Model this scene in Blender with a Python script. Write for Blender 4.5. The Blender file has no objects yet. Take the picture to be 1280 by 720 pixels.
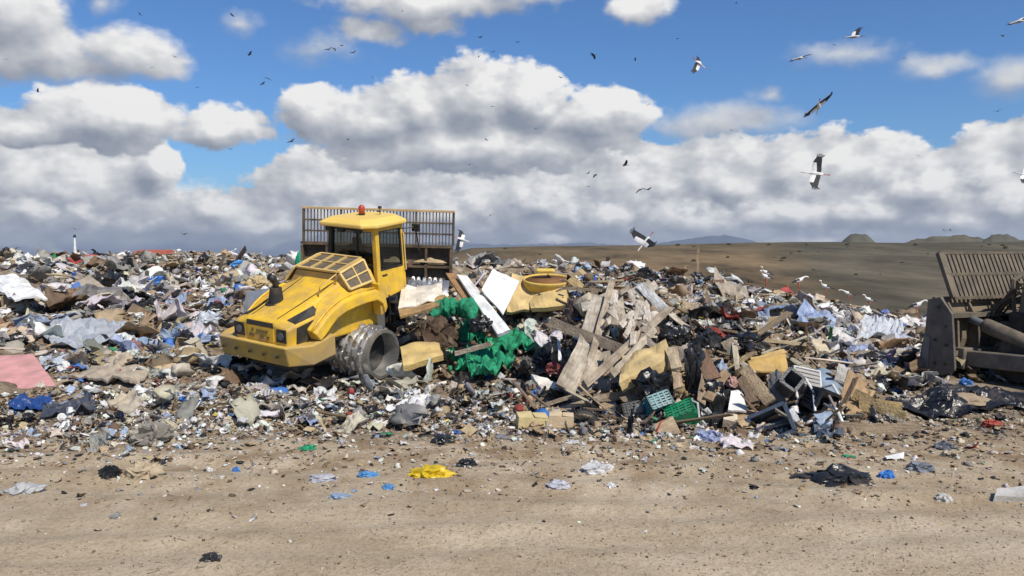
import bpy, math, random
import numpy as np
from mathutils import Vector, Matrix, noise

random.seed(11)
rng = np.random.default_rng(11)
PI = math.pi
C = bpy.context.scene.collection
SC = bpy.context.scene

# ------------------------------------------------------------------ camera
F, EYE, PT = 995.0, 3.2, math.atan(55 / 995.0)
cam = bpy.data.cameras.new('camera')
cam.sensor_width = 36.0
cam.lens = 36.0 * F / 1280.0
cam.clip_start = 0.1
cam.clip_end = 60000
camo = bpy.data.objects.new('camera', cam)
camo.location = (0, 0, EYE)
camo.rotation_euler = (PI / 2 - PT, 0, 0)
C.objects.link(camo)
SC.camera = camo
_c, _s = math.cos(PT), math.sin(PT)


def ray(px, py):
    a, b = (px - 640) / F, (py - 360) / F
    return np.array([a, _c - b * _s, -_s - b * _c])


def W(px, py, Y):
    """photo pixel and real distance -> a point of the place"""
    d = ray(px, py)
    t = Y / d[1]
    return Vector((d[0] * t, Y, EYE + d[2] * t))


def px_of(p):
    y, z = p[1], p[2] - EYE
    d = y * _c - z * _s
    return 640 + F * p[0] / d, 360 - F * (y * _s + z * _c) / d


# ------------------------------------------------------------------ terrain
def _hash(ix, iy, seed):
    n = (ix.astype(np.int64) * 374761393 + iy.astype(np.int64) * 668265263 + seed * 974634777) & 0xFFFFFFFF
    n = ((n ^ (n >> 13)) * 1274126177) & 0xFFFFFFFF
    n = (n ^ (n >> 16)) & 0xFFFF
    return n / 65535.0


def vnoise(x, y, seed=0):
    ix, iy = np.floor(x), np.floor(y)
    fx, fy = x - ix, y - iy
    fx, fy = fx * fx * (3 - 2 * fx), fy * fy * (3 - 2 * fy)
    a, b = _hash(ix, iy, seed), _hash(ix + 1, iy, seed)
    c, d = _hash(ix, iy + 1, seed), _hash(ix + 1, iy + 1, seed)
    return (a * (1 - fx) + b * fx) * (1 - fy) + (c * (1 - fx) + d * fx) * fy - 0.5


def fbm(x, y, o=3, seed=0):
    s, a = 0, 1.0
    for k in range(o):
        s = s + a * vnoise(x * 2 ** k + 17.3 * k, y * 2 ** k - 9.1 * k, seed + k)
        a *= 0.5
    return s


def sstep(a, b, x):
    t = np.clip((x - a) / (b - a), 0, 1)
    return t * t * (3 - 2 * t)


TP = np.array([-400, 0, 250, 400, 560, 700, 800, 900, 950, 1000, 1075, 1112, 1160, 1300, 1700], float)
TYF = np.array([17, 17, 19, 20, 19, 16, 14.5, 14.2, 14.3, 14.6, 15, 15.4, 15.6, 15.6, 16])
TYC = np.array([50, 48, 48, 46, 42, 40, 38, 40, 42, 43, 45, 45, 45, 44, 44], float)
TCP = np.array([323, 324, 323, 324, 331, 336, 343, 357, 366, 375, 391, 402, 411, 425, 438], float)
TZC = np.array([W(p, c, Y).z for p, c, Y in zip(TP, TCP, TYC)])

RIDGE = np.array([(500, 22.5, 1.2, 1.3), (560, 21.5, 2.1, 1.5), (650, 20.8, 2.45, 1.7), (760, 18.6, 2.35, 1.7),
                  (860, 17.0, 1.65, 1.4), (960, 16.2, 1.25, 1.1), (1040, 15.5, .6, .9), (1090, 15.3, .15, .7)])
_rp = []
for k in range(len(RIDGE) - 1):
    for t in np.linspace(0, 1, 8, endpoint=(k == len(RIDGE) - 2)):
        q = RIDGE[k] * (1 - t) + RIDGE[k + 1] * t
        w = W(q[0], 305, q[1] + 1.3)
        _rp.append((w.x, w.y, q[2] * .86, q[3]))
RP = np.array(_rp)

CT = np.array([-4.5, 19.9, 0.08])           # landfill compactor, rear axle on the ground


def H(x, y):
    """height of the ground in metres"""
    x, y = np.asarray(x, float), np.asarray(y, float)
    yy = np.maximum(y, 4.0)
    p = 640 + F * x / np.where(yy < 4.01, 4.0, yy)
    p = np.clip(p, -400, 1700)
    yf, yc, zc = np.interp(p, TP, TYF), np.interp(p, TP, TYC), np.interp(p, TP, TZC)
    t = np.clip((y - yf) / (yc - yf), 0, 1)
    z = zc * t ** 1.12
    # the heap pushed up beside the machine
    r = np.zeros_like(z)
    for (rx, ry, rz, rs) in RP:
        d2 = (x - rx) ** 2 + (y - ry) ** 2
        r = np.maximum(r, rz * np.exp(-d2 / (rs * rs)))
    z = np.where(z < 0, z + r, np.maximum(z, r) + 0.15 * np.minimum(z, r))
    rub = sstep(12.2, 14.5, y) * (1 - sstep(52, 60, y))
    z = z + rub * (0.10 + 0.42 * fbm(x * .55, y * .55, 3, 3) + 0.20 * fbm(x * 1.9, y * 1.9, 2, 9))
    z = z + 0.05 * fbm(x * .35, y * .35, 3, 21) + (1 - rub) * (y < 60) * 0.035 * fbm(x * 2.2, y * 2.2, 3, 5)
    # wheel ruts and clods in the open dirt
    near = (1 - sstep(11.5, 13.5, y)) * (y > 4)
    for (y0, sl, wd, dp) in ((8.3, .09, .22, .022), (9.15, .09, .22, .022), (10.0, -.08, .24, .026), (10.9, -.08, .24, .026), (11.7, .05, .26, .03)):
        e = (y - y0 - sl * x - .25 * vnoise(x * .25, y0 + 0 * x, 61)) / wd
        z = z - near * dp * (np.exp(-e * e) - .55 * np.exp(-(np.abs(e) - 1.9) ** 2 * 2.2)) * (.55 + 1.1 * (vnoise(x * .35, y0 * 3 + 0 * x, 63) + .5))
    z = z + near * .05 * np.maximum(fbm(x * 1.7, y * 2.6, 3, 66) - .12, 0)
    # flatter under the machine
    m = np.exp(-(((x + 4.6) / 2.6) ** 2 + ((y - 19.6) / 2.8) ** 2) ** 2)
    z = z * (1 - m) + m * (0.02 + 0.15 * (y - 19.9))
    m = np.exp(-(((x - 12.5) / 2.6) ** 2 + ((y - 17.5) / 2.8) ** 2) ** 2)
    z = z * (1 - m) + m * 0.0
    # beyond the tip: a valley and the far hillside
    yc2 = yc + 1.5
    v = sstep(0, 38, y - yc2)
    far = -7 + 10.2 * sstep(70, 360, y) + 0.9 * fbm(x * .02, y * .02, 3, 40) * sstep(70, 140, y)
    lp = np.interp(p, [-400, 540, 590, 700, 850, 1000, 1700], [-7.5, -6.5, -2.4, -1.0, -.35, 0.6, 1.2])
    far = far + lp * sstep(150, 360, y) - (np.maximum(y - 420, 0) * 0.03)
    z = z * (1 - v) + far * v
    return z


def hit(px, py):
    """where the photo's pixel meets the ground (arrays)"""
    px, py = np.atleast_1d(np.asarray(px, float)), np.atleast_1d(np.asarray(py, float))
    out = np.full((len(px), 3), np.nan)
    Ys = np.geomspace(6.5, 70, 96)
    ratio = Ys[1] / Ys[0]
    for a in range(0, len(px), 6000):
        P, Q = px[a:a + 6000], py[a:a + 6000]
        dx, b = (P - 640) / F, (Q - 360) / F
        dy, dz = _c - b * _s, -_s - b * _c
        gx, gz = dx / dy, dz / dy
        X = gx[:, None] * Ys[None]
        below = EYE + gz[:, None] * Ys[None] < H(X, np.broadcast_to(Ys[None], X.shape))
        k = below.argmax(1)
        ok = below.any(1)
        hi = Ys[k]
        lo = hi / ratio
        for _ in range(9):
            mid = (lo + hi) / 2
            u = EYE + gz * mid < H(gx * mid, mid)
            hi, lo = np.where(u, mid, hi), np.where(u, lo, mid)
        out[a:a + 6000] = np.where(ok[:, None], np.stack([gx * hi, hi, EYE + gz * hi], 1), np.nan)
    return out


def hit1(px, py):
    q = hit([px], [py])[0]
    return Vector(q)


def Hz(x, y):
    return float(H(np.array([x]), np.array([y]))[0])


# ------------------------------------------------------------------ materials
def nodes_of(m):
    m.use_nodes = True
    nt = m.node_tree
    nt.nodes.clear()
    return nt, nt.nodes, nt.links


def rgba(c):
    return (c[0], c[1], c[2], 1.0)


def mat(name, col, rough=.6, metal=0.0, var=.18, scale=4.0, dirt=None, dirt_amt=.4, dirt_scale=2.0, bump=.15, bump_scale=25.0, src='flat', coat=0.0, spec=.5, thin=0.0):
    """principled material: base colour with mottling, optional dirt, optional bump. src: flat | object | attr"""
    m = bpy.data.materials.new(name)
    nt, N, L = nodes_of(m)
    out = N.new('ShaderNodeOutputMaterial')
    b = N.new('ShaderNodeBsdfPrincipled')
    L.new(b.outputs[0], out.inputs[0])
    b.inputs['Roughness'].default_value = rough
    b.inputs['Metallic'].default_value = metal
    b.inputs['Specular IOR Level'].default_value = spec
    if coat:
        b.inputs['Coat Weight'].default_value = coat
    tc = N.new('ShaderNodeTexCoord')
    n1 = N.new('ShaderNodeTexNoise')
    n1.inputs['Scale'].default_value = scale
    n1.inputs['Detail'].default_value = 6
    L.new(tc.outputs['Object'], n1.inputs['Vector'])
    rmp = N.new('ShaderNodeMapRange')
    rmp.inputs[1].default_value, rmp.inputs[2].default_value = .3, .7
    rmp.inputs[3].default_value, rmp.inputs[4].default_value = 1 - var, 1 + var
    L.new(n1.outputs['Fac'], rmp.inputs[0])
    mul = N.new('ShaderNodeVectorMath')
    mul.operation = 'SCALE'
    L.new(rmp.outputs[0], mul.inputs['Scale'])
    if src == 'object':
        oi = N.new('ShaderNodeObjectInfo')
        L.new(oi.outputs['Color'], mul.inputs[0])
    elif src == 'attr':
        at = N.new('ShaderNodeAttribute')
        at.attribute_name = 'Col'
        L.new(at.outputs['Color'], mul.inputs[0])
    else:
        mul.inputs[0].default_value = col
    last = mul.outputs[0]
    if dirt is not None:
        n2 = N.new('ShaderNodeTexNoise')
        n2.inputs['Scale'].default_value = dirt_scale
        n2.inputs['Detail'].default_value = 8
        n2.inputs['Roughness'].default_value = .65
        L.new(tc.outputs['Object'], n2.inputs['Vector'])
        r2 = N.new('ShaderNodeMapRange')
        r2.inputs[1].default_value, r2.inputs[2].default_value = .62 - .35 * dirt_amt, .75 - .2 * dirt_amt
        L.new(n2.outputs['Fac'], r2.inputs[0])
        k = N.new('ShaderNodeMath')
        k.operation = 'MULTIPLY'
        k.inputs[1].default_value = min(1, .35 + dirt_amt * .6)
        L.new(r2.outputs[0], k.inputs[0])
        mx = N.new('ShaderNodeMix')
        mx.data_type = 'RGBA'
        L.new(k.outputs[0], mx.inputs[0])
        L.new(last, mx.inputs[6])
        mx.inputs[7].default_value = rgba(dirt)
        last = mx.outputs[2]
    L.new(last, b.inputs['Base Color'])
    if thin:
        tl = N.new('ShaderNodeBsdfTranslucent')
        L.new(last, tl.inputs['Color'])
        ms = N.new('ShaderNodeMixShader')
        ms.inputs[0].default_value = thin
        L.new(b.outputs[0], ms.inputs[1])
        L.new(tl.outputs[0], ms.inputs[2])
        L.new(ms.outputs[0], out.inputs[0])
    if bump:
        n3 = N.new('ShaderNodeTexNoise')
        n3.inputs['Scale'].default_value = bump_scale
        n3.inputs['Detail'].default_value = 5
        L.new(tc.outputs['Object'], n3.inputs['Vector'])
        bp = N.new('ShaderNodeBump')
        bp.inputs['Strength'].default_value = bump
        bp.inputs['Distance'].default_value = .05
        L.new(n3.outputs['Fac'], bp.inputs['Height'])
        L.new(bp.outputs[0], b.inputs['Normal'])
    return m


SOIL = (.23, .165, .10)
M = {}
M['yellow'] = mat('yellow_paint', (.74, .455, .030), .48, var=.12, scale=3, dirt=(.40, .265, .10), dirt_amt=.55, dirt_scale=2.6, bump=.06)
M['yellow_dirty'] = mat('dusty_yellow_paint', (.60, .385, .06), .65, var=.15, scale=3, dirt=(.36, .255, .13), dirt_amt=.75, dirt_scale=1.4, bump=.1)
M['yellow_roof'] = mat('sunbleached_yellow_paint', (.80, .55, .13), .5, var=.08, scale=2, dirt=(.55, .40, .18), dirt_amt=.3, bump=.03)
M['yellow_pale'] = mat('pale_yellow_steel', (.66, .46, .16), .6, var=.12, dirt=(.35, .24, .12), dirt_amt=.4)
M['dark'] = mat('dark_grille', (.025, .023, .021), .6, var=.3, dirt=(.10, .08, .055), dirt_amt=.35)
M['mesh_panel'] = mat('dusty_vent_mesh', (.11, .088, .062), .8, var=.35, scale=20, dirt=(.22, .165, .10), dirt_amt=.4, bump=.3, bump_scale=70)
M['black'] = mat('black_steel', (.018, .017, .016), .55, var=.3, dirt=(.09, .07, .05), dirt_amt=.3)
M['steel'] = mat('worn_drum_steel', (.62, .61, .59), .40, metal=.85, var=.25, scale=6, dirt=(.15, .125, .10), dirt_amt=.35, dirt_scale=3, bump=.15)
M['steel_grey'] = mat('grey_painted_steel', (.16, .165, .165), .5, metal=.2, var=.2, dirt=(.17, .135, .095), dirt_amt=.4)
M['cage_brown'] = mat('brown_cage_steel', (.085, .058, .035), .75, var=.3, dirt=(.20, .14, .08), dirt_amt=.5)
M['dozer_dust'] = mat('dust_covered_steel', (.11, .09, .066), .85, var=.25, scale=5, dirt=(.20, .155, .105), dirt_amt=.6, dirt_scale=2.6, bump=.2)
M['dozer_pale'] = mat('shaded_dust_steel', (.17, .13, .085), .9, var=.2, scale=4, dirt=(.20, .15, .10), dirt_amt=.5, bump=.25)  # caked dust, its base colour also darkened for the shade on the dozer
M['dozer_dark'] = mat('oily_dark_steel', (.035, .028, .021), .75, var=.35, dirt=(.16, .125, .085), dirt_amt=.45, bump=.2)
M['dozer_grey'] = mat('dusty_grey_steel', (.115, .10, .08), .7, var=.22, dirt=(.21, .17, .125), dirt_amt=.45)
M['red_lens'] = mat('red_beacon_lens', (.42, .05, .025), .3, var=.1, bump=0)
M['rubber'] = mat('black_rubber', (.02, .02, .02), .8, dirt=(.12, .09, .06), dirt_amt=.4)
M['seat_cloth'] = mat('seat_fabric', (.03, .03, .032), .9)  # plain dark fabric


def glass_mat():
    m = bpy.data.materials.new('tinted_cab_glass')
    nt, N, L = nodes_of(m)
    out = N.new('ShaderNodeOutputMaterial')
    mx = N.new('ShaderNodeMixShader')
    tr = N.new('ShaderNodeBsdfTransparent')
    tr.inputs[0].default_value = (.72, .75, .74, 1)
    gl = N.new('ShaderNodeBsdfGlossy')
    gl.inputs[0].default_value = (.75, .78, .8, 1)
    gl.inputs['Roughness'].default_value = .12
    fr = N.new('ShaderNodeLayerWeight')
    pw = N.new('ShaderNodeMath')
    pw.operation = 'POWER'
    pw.inputs[1].default_value = 3.0
    ma = N.new('ShaderNodeMath')
    ma.operation = 'MULTIPLY_ADD'
    ma.inputs[1].default_value, ma.inputs[2].default_value = .5, .06
    L.new(fr.outputs['Facing'], pw.inputs[0])
    L.new(pw.outputs[0], ma.inputs[0])
    L.new(ma.outputs[0], mx.inputs[0])
    L.new(tr.outputs[0], mx.inputs[1])
    L.new(gl.outputs[0], mx.inputs[2])
    L.new(mx.outputs[0], out.inputs[0])
    return m


M['glass'] = glass_mat()
# rubbish materials, coloured by the object's own colour
M['plastic'] = mat('thin_plastic', (1, 1, 1), .42, var=.14, scale=5, dirt=(.30, .24, .17), dirt_amt=.22, dirt_scale=3.0, bump=.35, bump_scale=14, src='object', thin=.3)
M['matte'] = mat('matte_waste', (1, 1, 1), .85, var=.2, scale=5, dirt=(.20, .15, .10), dirt_amt=.4, dirt_scale=2.5, bump=.3, bump_scale=18, src='object')
M['shiny'] = mat('shiny_bin_liner', (1, 1, 1), .3, var=.2, scale=5, dirt=(.16, .13, .10), dirt_amt=.25, dirt_scale=2.5, bump=.5, bump_scale=9, src='object')
M['litter'] = mat('mixed_litter', (1, 1, 1), .7, var=.15, scale=6, dirt=(.28, .22, .155), dirt_amt=.22, dirt_scale=4, bump=.3, bump_scale=20, src='attr', thin=.22)


def wood_mat():
    m = mat('weathered_wood', (1, 1, 1), .85, var=.34, scale=3, dirt=(.13, .095, .065), dirt_amt=.62, src='object', bump=.5)
    nt = m.node_tree
    n1 = [n for n in nt.nodes if n.type == 'TEX_NOISE'][0]
    mp = nt.nodes.new('ShaderNodeMapping')
    mp.inputs['Scale'].default_value = (1.2, 14, 14)
    tc = [n for n in nt.nodes if n.type == 'TEX_COORD'][0]
    nt.links.new(tc.outputs['Object'], mp.inputs[0])
    nt.links.new(mp.outputs[0], n1.inputs['Vector'])
    return m


M['wood'] = wood_mat()


# ------------------------------------------------------------------ mesh helpers
class MB:
    def __init__(s):
        s.v, s.f, s.m = [], [], []

    def add(s, vs, fs, mi=0):
        k = len(s.v)
        s.v += [Vector(v) for v in vs]
        for f in fs:
            s.f.append(tuple(i + k for i in f))
            s.m.append(mi)
        return s

    def hexa(s, p, mi=0):
        """8 corners: bottom ring 0-3, top ring 4-7"""
        return s.add(p, [(3, 2, 1, 0), (4, 5, 6, 7), (0, 1, 5, 4), (1, 2, 6, 5), (2, 3, 7, 6), (3, 0, 4, 7)], mi)

    def box(s, c, d, mi=0, rot=None):
        c = Vector(c)
        a, b, e = d[0] / 2, d[1] / 2, d[2] / 2
        p = [Vector(q) for q in ((-a, -b, -e), (a, -b, -e), (a, b, -e), (-a, b, -e), (-a, -b, e), (a, -b, e), (a, b, e), (-a, b, e))]
        if rot is not None:
            p = [rot @ q for q in p]
        return s.hexa([q + c for q in p], mi)

    def bar(s, a, b, w, h=None, mi=0, up=(0, 0, 1)):
        """square bar from a to b"""
        a, b = Vector(a), Vector(b)
        h = w if h is None else h
        d = (b - a).normalized()
        u = Vector(up)
        if abs(d.dot(u)) > .98:
            u = Vector((1, 0, 0))
        r = d.cross(u).normalized() * (w / 2)
        u = r.cross(d).normalized() * (h / 2)
        return s.hexa([a - r - u, a + r - u, a + r + u, a - r + u, b - r - u, b + r - u, b + r + u, b - r + u], mi)

    def panel(s, q, t, mi=0):
        """a plate on 4 points, standing t proud along its normal"""
        q = [Vector(x) for x in q]
        n = (q[1] - q[0]).cross(q[3] - q[0]).normalized() * t
        return s.hexa([x - n * .5 for x in q] + [x + n for x in q], mi)

    def tube(s, pts, rad, n=8, mi=0, cap=True):
        pts = [Vector(p) for p in pts]
        rad = rad if isinstance(rad, (list, tuple)) else [rad] * len(pts)
        vs, fs = [], []
        up = Vector((0, 0, 1))
        for i, p in enumerate(pts):
            d = (pts[min(i + 1, len(pts) - 1)] - pts[max(i - 1, 0)]).normalized()
            u = up if abs(d.dot(up)) < .95 else Vector((1, 0, 0))
            a = d.cross(u).normalized()
            b = a.cross(d).normalized()
            r = rad[i]
            ra, rb = r if isinstance(r, tuple) else (r, r)
            for k in range(n):
                t = 2 * PI * k / n
                vs.append(p + a * (math.cos(t) * ra) + b * (math.sin(t) * rb))
        for i in range(len(pts) - 1):
            for k in range(n):
                k2 = (k + 1) % n
                fs.append((i * n + k, i * n + k2, (i + 1) * n + k2, (i + 1) * n + k))
        if cap:
            fs.append(tuple(range(n - 1, -1, -1)))
            fs.append(tuple((len(pts) - 1) * n + k for k in range(n)))
        return s.add(vs, fs, mi)

    def extrude(s, poly, y0, y1, mi=0, axis=1):
        """closed polygon of 2 coords extruded along an axis"""
        def P(a, b, y):
            return {1: (a, y, b), 0: (y, a, b), 2: (a, b, y)}[axis]
        n = len(poly)
        vs = [P(a, b, y0) for a, b in poly] + [P(a, b, y1) for a, b in poly]
        fs = [tuple(range(n)), tuple(range(2 * n - 1, n - 1, -1))]
        for k in range(n):
            fs.append((k, k + n, (k + 1) % n + n, (k + 1) % n))
        return s.add(vs, fs, mi)

    def loft(s, rings, mi=0, cap=True):
        n = len(rings[0])
        vs = [v for r in rings for v in r]
        fs = []
        for i in range(len(rings) - 1):
            for k in range(n):
                k2 = (k + 1) % n
                fs.append((i * n + k, i * n + k2, (i + 1) * n + k2, (i + 1) * n + k))
        if cap:
            fs.append(tuple(range(n - 1, -1, -1)))
            fs.append(tuple((len(rings) - 1) * n + k for k in range(n)))
        return s.add(vs, fs, mi)

    def build(s, name, mats, parent=None, X=None, smooth=False, bevel=0.0, loc=None, fix=True):
        me = bpy.data.meshes.new(name)
        v = s.v if X is None else [X @ q for q in s.v]
        if loc is not None:
            v = [q - Vector(loc) for q in v]
        me.from_pydata(v, [], s.f)
        for m in (mats if isinstance(mats, (list, tuple)) else [mats]):
            me.materials.append(m)
        me.polygons.foreach_set('material_index', s.m)
        if fix:
            import bmesh
            bm = bmesh.new()
            bm.from_mesh(me)
            bmesh.ops.recalc_face_normals(bm, faces=bm.faces)
            bm.to_mesh(me)
            bm.free()
        if smooth:
            me.polygons.foreach_set('use_smooth', [True] * len(me.polygons))
        me.update()
        o = bpy.data.objects.new(name, me)
        C.objects.link(o)
        if loc is not None:
            o.location = loc
        if parent is not None:
            o.parent = parent
        if bevel:
            b = o.modifiers.new('bevel', 'BEVEL')
            b.width = bevel
            b.segments = 2
            b.limit_method = 'ANGLE'
            b.angle_limit = math.radians(35)
            if hasattr(me, 'set_sharp_from_angle'):
                pass
        return o


def tag(o, label=None, cat=None, group=None, kind=None):
    if label:
        o['label'] = label
    if cat:
        o['category'] = cat
    if group:
        o['group'] = group
    if kind:
        o['kind'] = kind
    return o


def empty(name, loc, label, cat, group=None):
    o = bpy.data.objects.new(name, None)
    o.empty_display_size = .2
    o.location = loc
    C.objects.link(o)
    return tag(o, label, cat, group)


def setcol(o, c):
    o.color = (c[0], c[1], c[2], 1)
    return o


def quick_mesh(name, V, T, mats, cols=None, smooth=False):
    """fast mesh from numpy vertices and triangles / quads"""
    me = bpy.data.meshes.new(name)
    k = T.shape[1]
    me.vertices.add(len(V))
    me.vertices.foreach_set('co', np.ascontiguousarray(V, dtype=np.float32).ravel())
    me.loops.add(T.size)
    me.loops.foreach_set('vertex_index', np.ascontiguousarray(T, dtype=np.int32).ravel())
    me.polygons.add(len(T))
    me.polygons.foreach_set('loop_start', np.arange(0, T.size, k, dtype=np.int32))
    me.polygons.foreach_set('loop_total', np.full(len(T), k, dtype=np.int32))
    if smooth:
        me.polygons.foreach_set('use_smooth', np.ones(len(T), dtype=bool))
    for m in (mats if isinstance(mats, (list, tuple)) else [mats]):
        me.materials.append(m)
    if cols is not None:
        ca = me.color_attributes.new('Col', 'FLOAT_COLOR', 'POINT')
        ca.data.foreach_set('color', np.ascontiguousarray(np.concatenate([cols, np.ones((len(cols), 1))], 1), dtype=np.float32).ravel())
    me.update(calc_edges=True)
    me.validate()
    return me

# ------------------------------------------------------------------ ground sheet
def make_ground():
    xs = np.unique(np.concatenate([-np.geomspace(26, 9000, 46), np.arange(-26, 26.01, .16), np.geomspace(26, 9000, 46)]))
    ys = np.unique(np.concatenate([-np.geomspace(8, 9000, 26), np.arange(-8, 5, 1.0), np.arange(5, 52, .14), np.geomspace(52, 420, 90), np.geomspace(420, 14000, 30)]))
    X, Y = np.meshgrid(xs, ys)
    Z = H(X.ravel(), Y.ravel())
    V = np.stack([X.ravel(), Y.ravel(), Z], 1)
    nx, ny = len(xs), len(ys)
    i = np.arange((nx - 1) * (ny - 1))
    r, c = i // (nx - 1), i % (nx - 1)
    a = r * nx + c
    T = np.stack([a, a + 1, a + nx + 1, a + nx], 1)
    m = bpy.data.materials.new('tip_ground')
    nt, N, L = nodes_of(m)
    out = N.new('ShaderNodeOutputMaterial')
    b = N.new('ShaderNodeBsdfPrincipled')
    b.inputs['Roughness'].default_value = .95
    b.inputs['Specular IOR Level'].default_value = .15
    L.new(b.outputs[0], out.inputs[0])
    g = N.new('ShaderNodeNewGeometry')
    sp = N.new('ShaderNodeSeparateXYZ')
    L.new(g.outputs['Position'], sp.inputs[0])

    def noise_n(scale, det=6, rough=.6, stretch=None):
        n = N.new('ShaderNodeTexNoise')
        n.inputs['Scale'].default_value = scale
        n.inputs['Detail'].default_value = det
        n.inputs['Roughness'].default_value = rough
        if stretch:
            mp = N.new('ShaderNodeMapping')
            mp.inputs['Scale'].default_value = stretch
            L.new(g.outputs['Position'], mp.inputs[0])
            L.new(mp.outputs[0], n.inputs['Vector'])
        else:
            L.new(g.outputs['Position'], n.inputs['Vector'])
        return n.outputs['Fac']

    def ramp(fac, stops):
        r = N.new('ShaderNodeValToRGB')
        e = r.color_ramp.elements
        while len(e) < len(stops):
            e.new(.5)
        for k, (p, c) in enumerate(stops):
            e[k].position = p
            e[k].color = rgba(c)
        L.new(fac, r.inputs[0])
        return r.outputs[0]

    def mix(f, a_, b_, mode='MIX'):
        x = N.new('ShaderNodeMix')
        x.data_type = 'RGBA'
        x.blend_type = mode
        if isinstance(f, float):
            x.inputs[0].default_value = f
        else:
            L.new(f, x.inputs[0])
        for s_, v in ((6, a_), (7, b_)):
            if isinstance(v, tuple):
                x.inputs[s_].default_value = rgba(v)
            else:
                L.new(v, x.inputs[s_])
        return x.outputs[2]

    def rng_(v, a0, a1, b0=0., b1=1.):
        r = N.new('ShaderNodeMapRange')
        for k, q in enumerate((a0, a1, b0, b1)):
            r.inputs[k + 1].default_value = q
        L.new(v, r.inputs[0])
        return r.outputs[0]

    def add(a_, b_, op='ADD'):
        x = N.new('ShaderNodeMath')
        x.operation = op
        for k, v in enumerate((a_, b_)):
            if isinstance(v, (int, float)):
                x.inputs[k].default_value = v
            else:
                L.new(v, x.inputs[k])
        return x.outputs[0]

    # packed sandy dirt with tyre streaks and straw
    dirt = ramp(noise_n(.55, 9, .62), [(.30, (.345, .27, .18)), (.48, (.445, .36, .25)), (.66, (.515, .43, .315))])
    streak = ramp(noise_n(1.0, 7, .65, (.45, 1.5, 1)), [(.35, (.62, .60, .57)), (.55, (1, 1, 1)), (.75, (1.10, 1.08, 1.05))])
    dirt = mix(.4, dirt, streak, 'MULTIPLY')
    fine = ramp(noise_n(22, 5, .7), [(.30, (.62, .60, .57)), (.5, (1, 1, 1)), (.72, (1.22, 1.2, 1.16))])
    dirt = mix(.85, dirt, fine, 'MULTIPLY')
    brown = ramp(noise_n(1.3, 9, .68), [(.43, (0, 0, 0)), (.62, (1, 1, 1))])
    dirt = mix(add(rng_(sp.outputs[1], 8.5, 12.6, .12, .95), brown, 'MULTIPLY'), dirt, (.21, .135, .072))
    # soil under the rubbish
    waste = ramp(noise_n(2.2, 9, .7), [(.32, (.10, .075, .052)), (.48, (.22, .165, .11)), (.60, (.34, .275, .20)), (.74, (.44, .40, .34))])
    # hillside of dry scrub; cloud shade on the east painted in as a greyer tone
    hill = ramp(noise_n(.05, 10, .72, (1, .40, 1)), [(.36, (.06, .046, .026)), (.48, (.16, .112, .06)), (.62, (.25, .175, .095))])
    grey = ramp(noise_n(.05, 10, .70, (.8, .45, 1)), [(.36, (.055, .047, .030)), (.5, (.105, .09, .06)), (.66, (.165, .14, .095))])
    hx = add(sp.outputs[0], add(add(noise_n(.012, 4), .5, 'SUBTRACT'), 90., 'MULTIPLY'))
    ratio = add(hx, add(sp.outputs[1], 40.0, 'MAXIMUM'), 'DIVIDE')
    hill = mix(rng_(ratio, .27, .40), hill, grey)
    hill = mix(rng_(sp.outputs[1], 200., 330.), hill, mix(.45, hill, (.062, .058, .036)))
    jit = add(add(noise_n(.6, 5), .5, 'SUBTRACT'), 5.0, 'MULTIPLY')
    yj = add(sp.outputs[1], jit)
    col = mix(rng_(yj, 12.2, 14.4), dirt, waste)
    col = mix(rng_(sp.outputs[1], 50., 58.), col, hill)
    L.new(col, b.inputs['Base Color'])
    bp = N.new('ShaderNodeBump')
    bp.inputs['Strength'].default_value = .55
    bp.inputs['Distance'].default_value = .06
    hgt = add(noise_n(9, 8, .7), add(noise_n(45, 3, .6), .35, 'MULTIPLY'))
    L.new(hgt, bp.inputs['Height'])
    L.new(bp.outputs[0], b.inputs['Normal'])
    me = quick_mesh('ground', V, T, m, smooth=True)
    o = bpy.data.objects.new('ground', me)
    C.objects.link(o)
    tag(o, kind='structure')
    return o


make_ground()


def far_hill(name, prof, Y, col, depth, base_py):
    """a far ridge: profile in photo pixels at its real distance, with depth behind and a foot in front"""
    rows = []
    for fy, fh in ((0, 0), (.25, .62), (.5, 1.0), (.75, .7), (1., 0.)):
        row = []
        for (px, py) in prof:
            top = W(px, py, Y + depth * .5)
            bot = W(px, base_py, Y + depth * .5)
            z = bot.z + (top.z - bot.z) * fh
            d = Y + depth * fy
            row.append((top.x * (1 if fh == 1 else d / (Y + depth * .5)), d, z))
        rows.append(row)
    mb = MB()
    n = len(prof)
    vs = [v for r in rows for v in r]
    fs = [(i * n + k, i * n + k + 1, (i + 1) * n + k + 1, (i + 1) * n + k) for i in range(len(rows) - 1) for k in range(n - 1)]
    mb.add(vs, fs)
    m = mat(name, col, .95, var=.25, scale=.006 if Y > 1500 else .06, bump=0)
    o = mb.build(name, m, smooth=True, fix=False)
    return tag(o, kind='structure')


def jag(pts, step, amp, seed):
    out = []
    xs = np.arange(pts[0][0], pts[-1][0] + .1, step)
    ys = np.interp(xs, [p[0] for p in pts], [p[1] for p in pts])
    ys = ys + amp * 3.2 * fbm(xs * .17, xs * 0 + seed, 3, seed)
    return list(zip(xs, ys))


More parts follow.
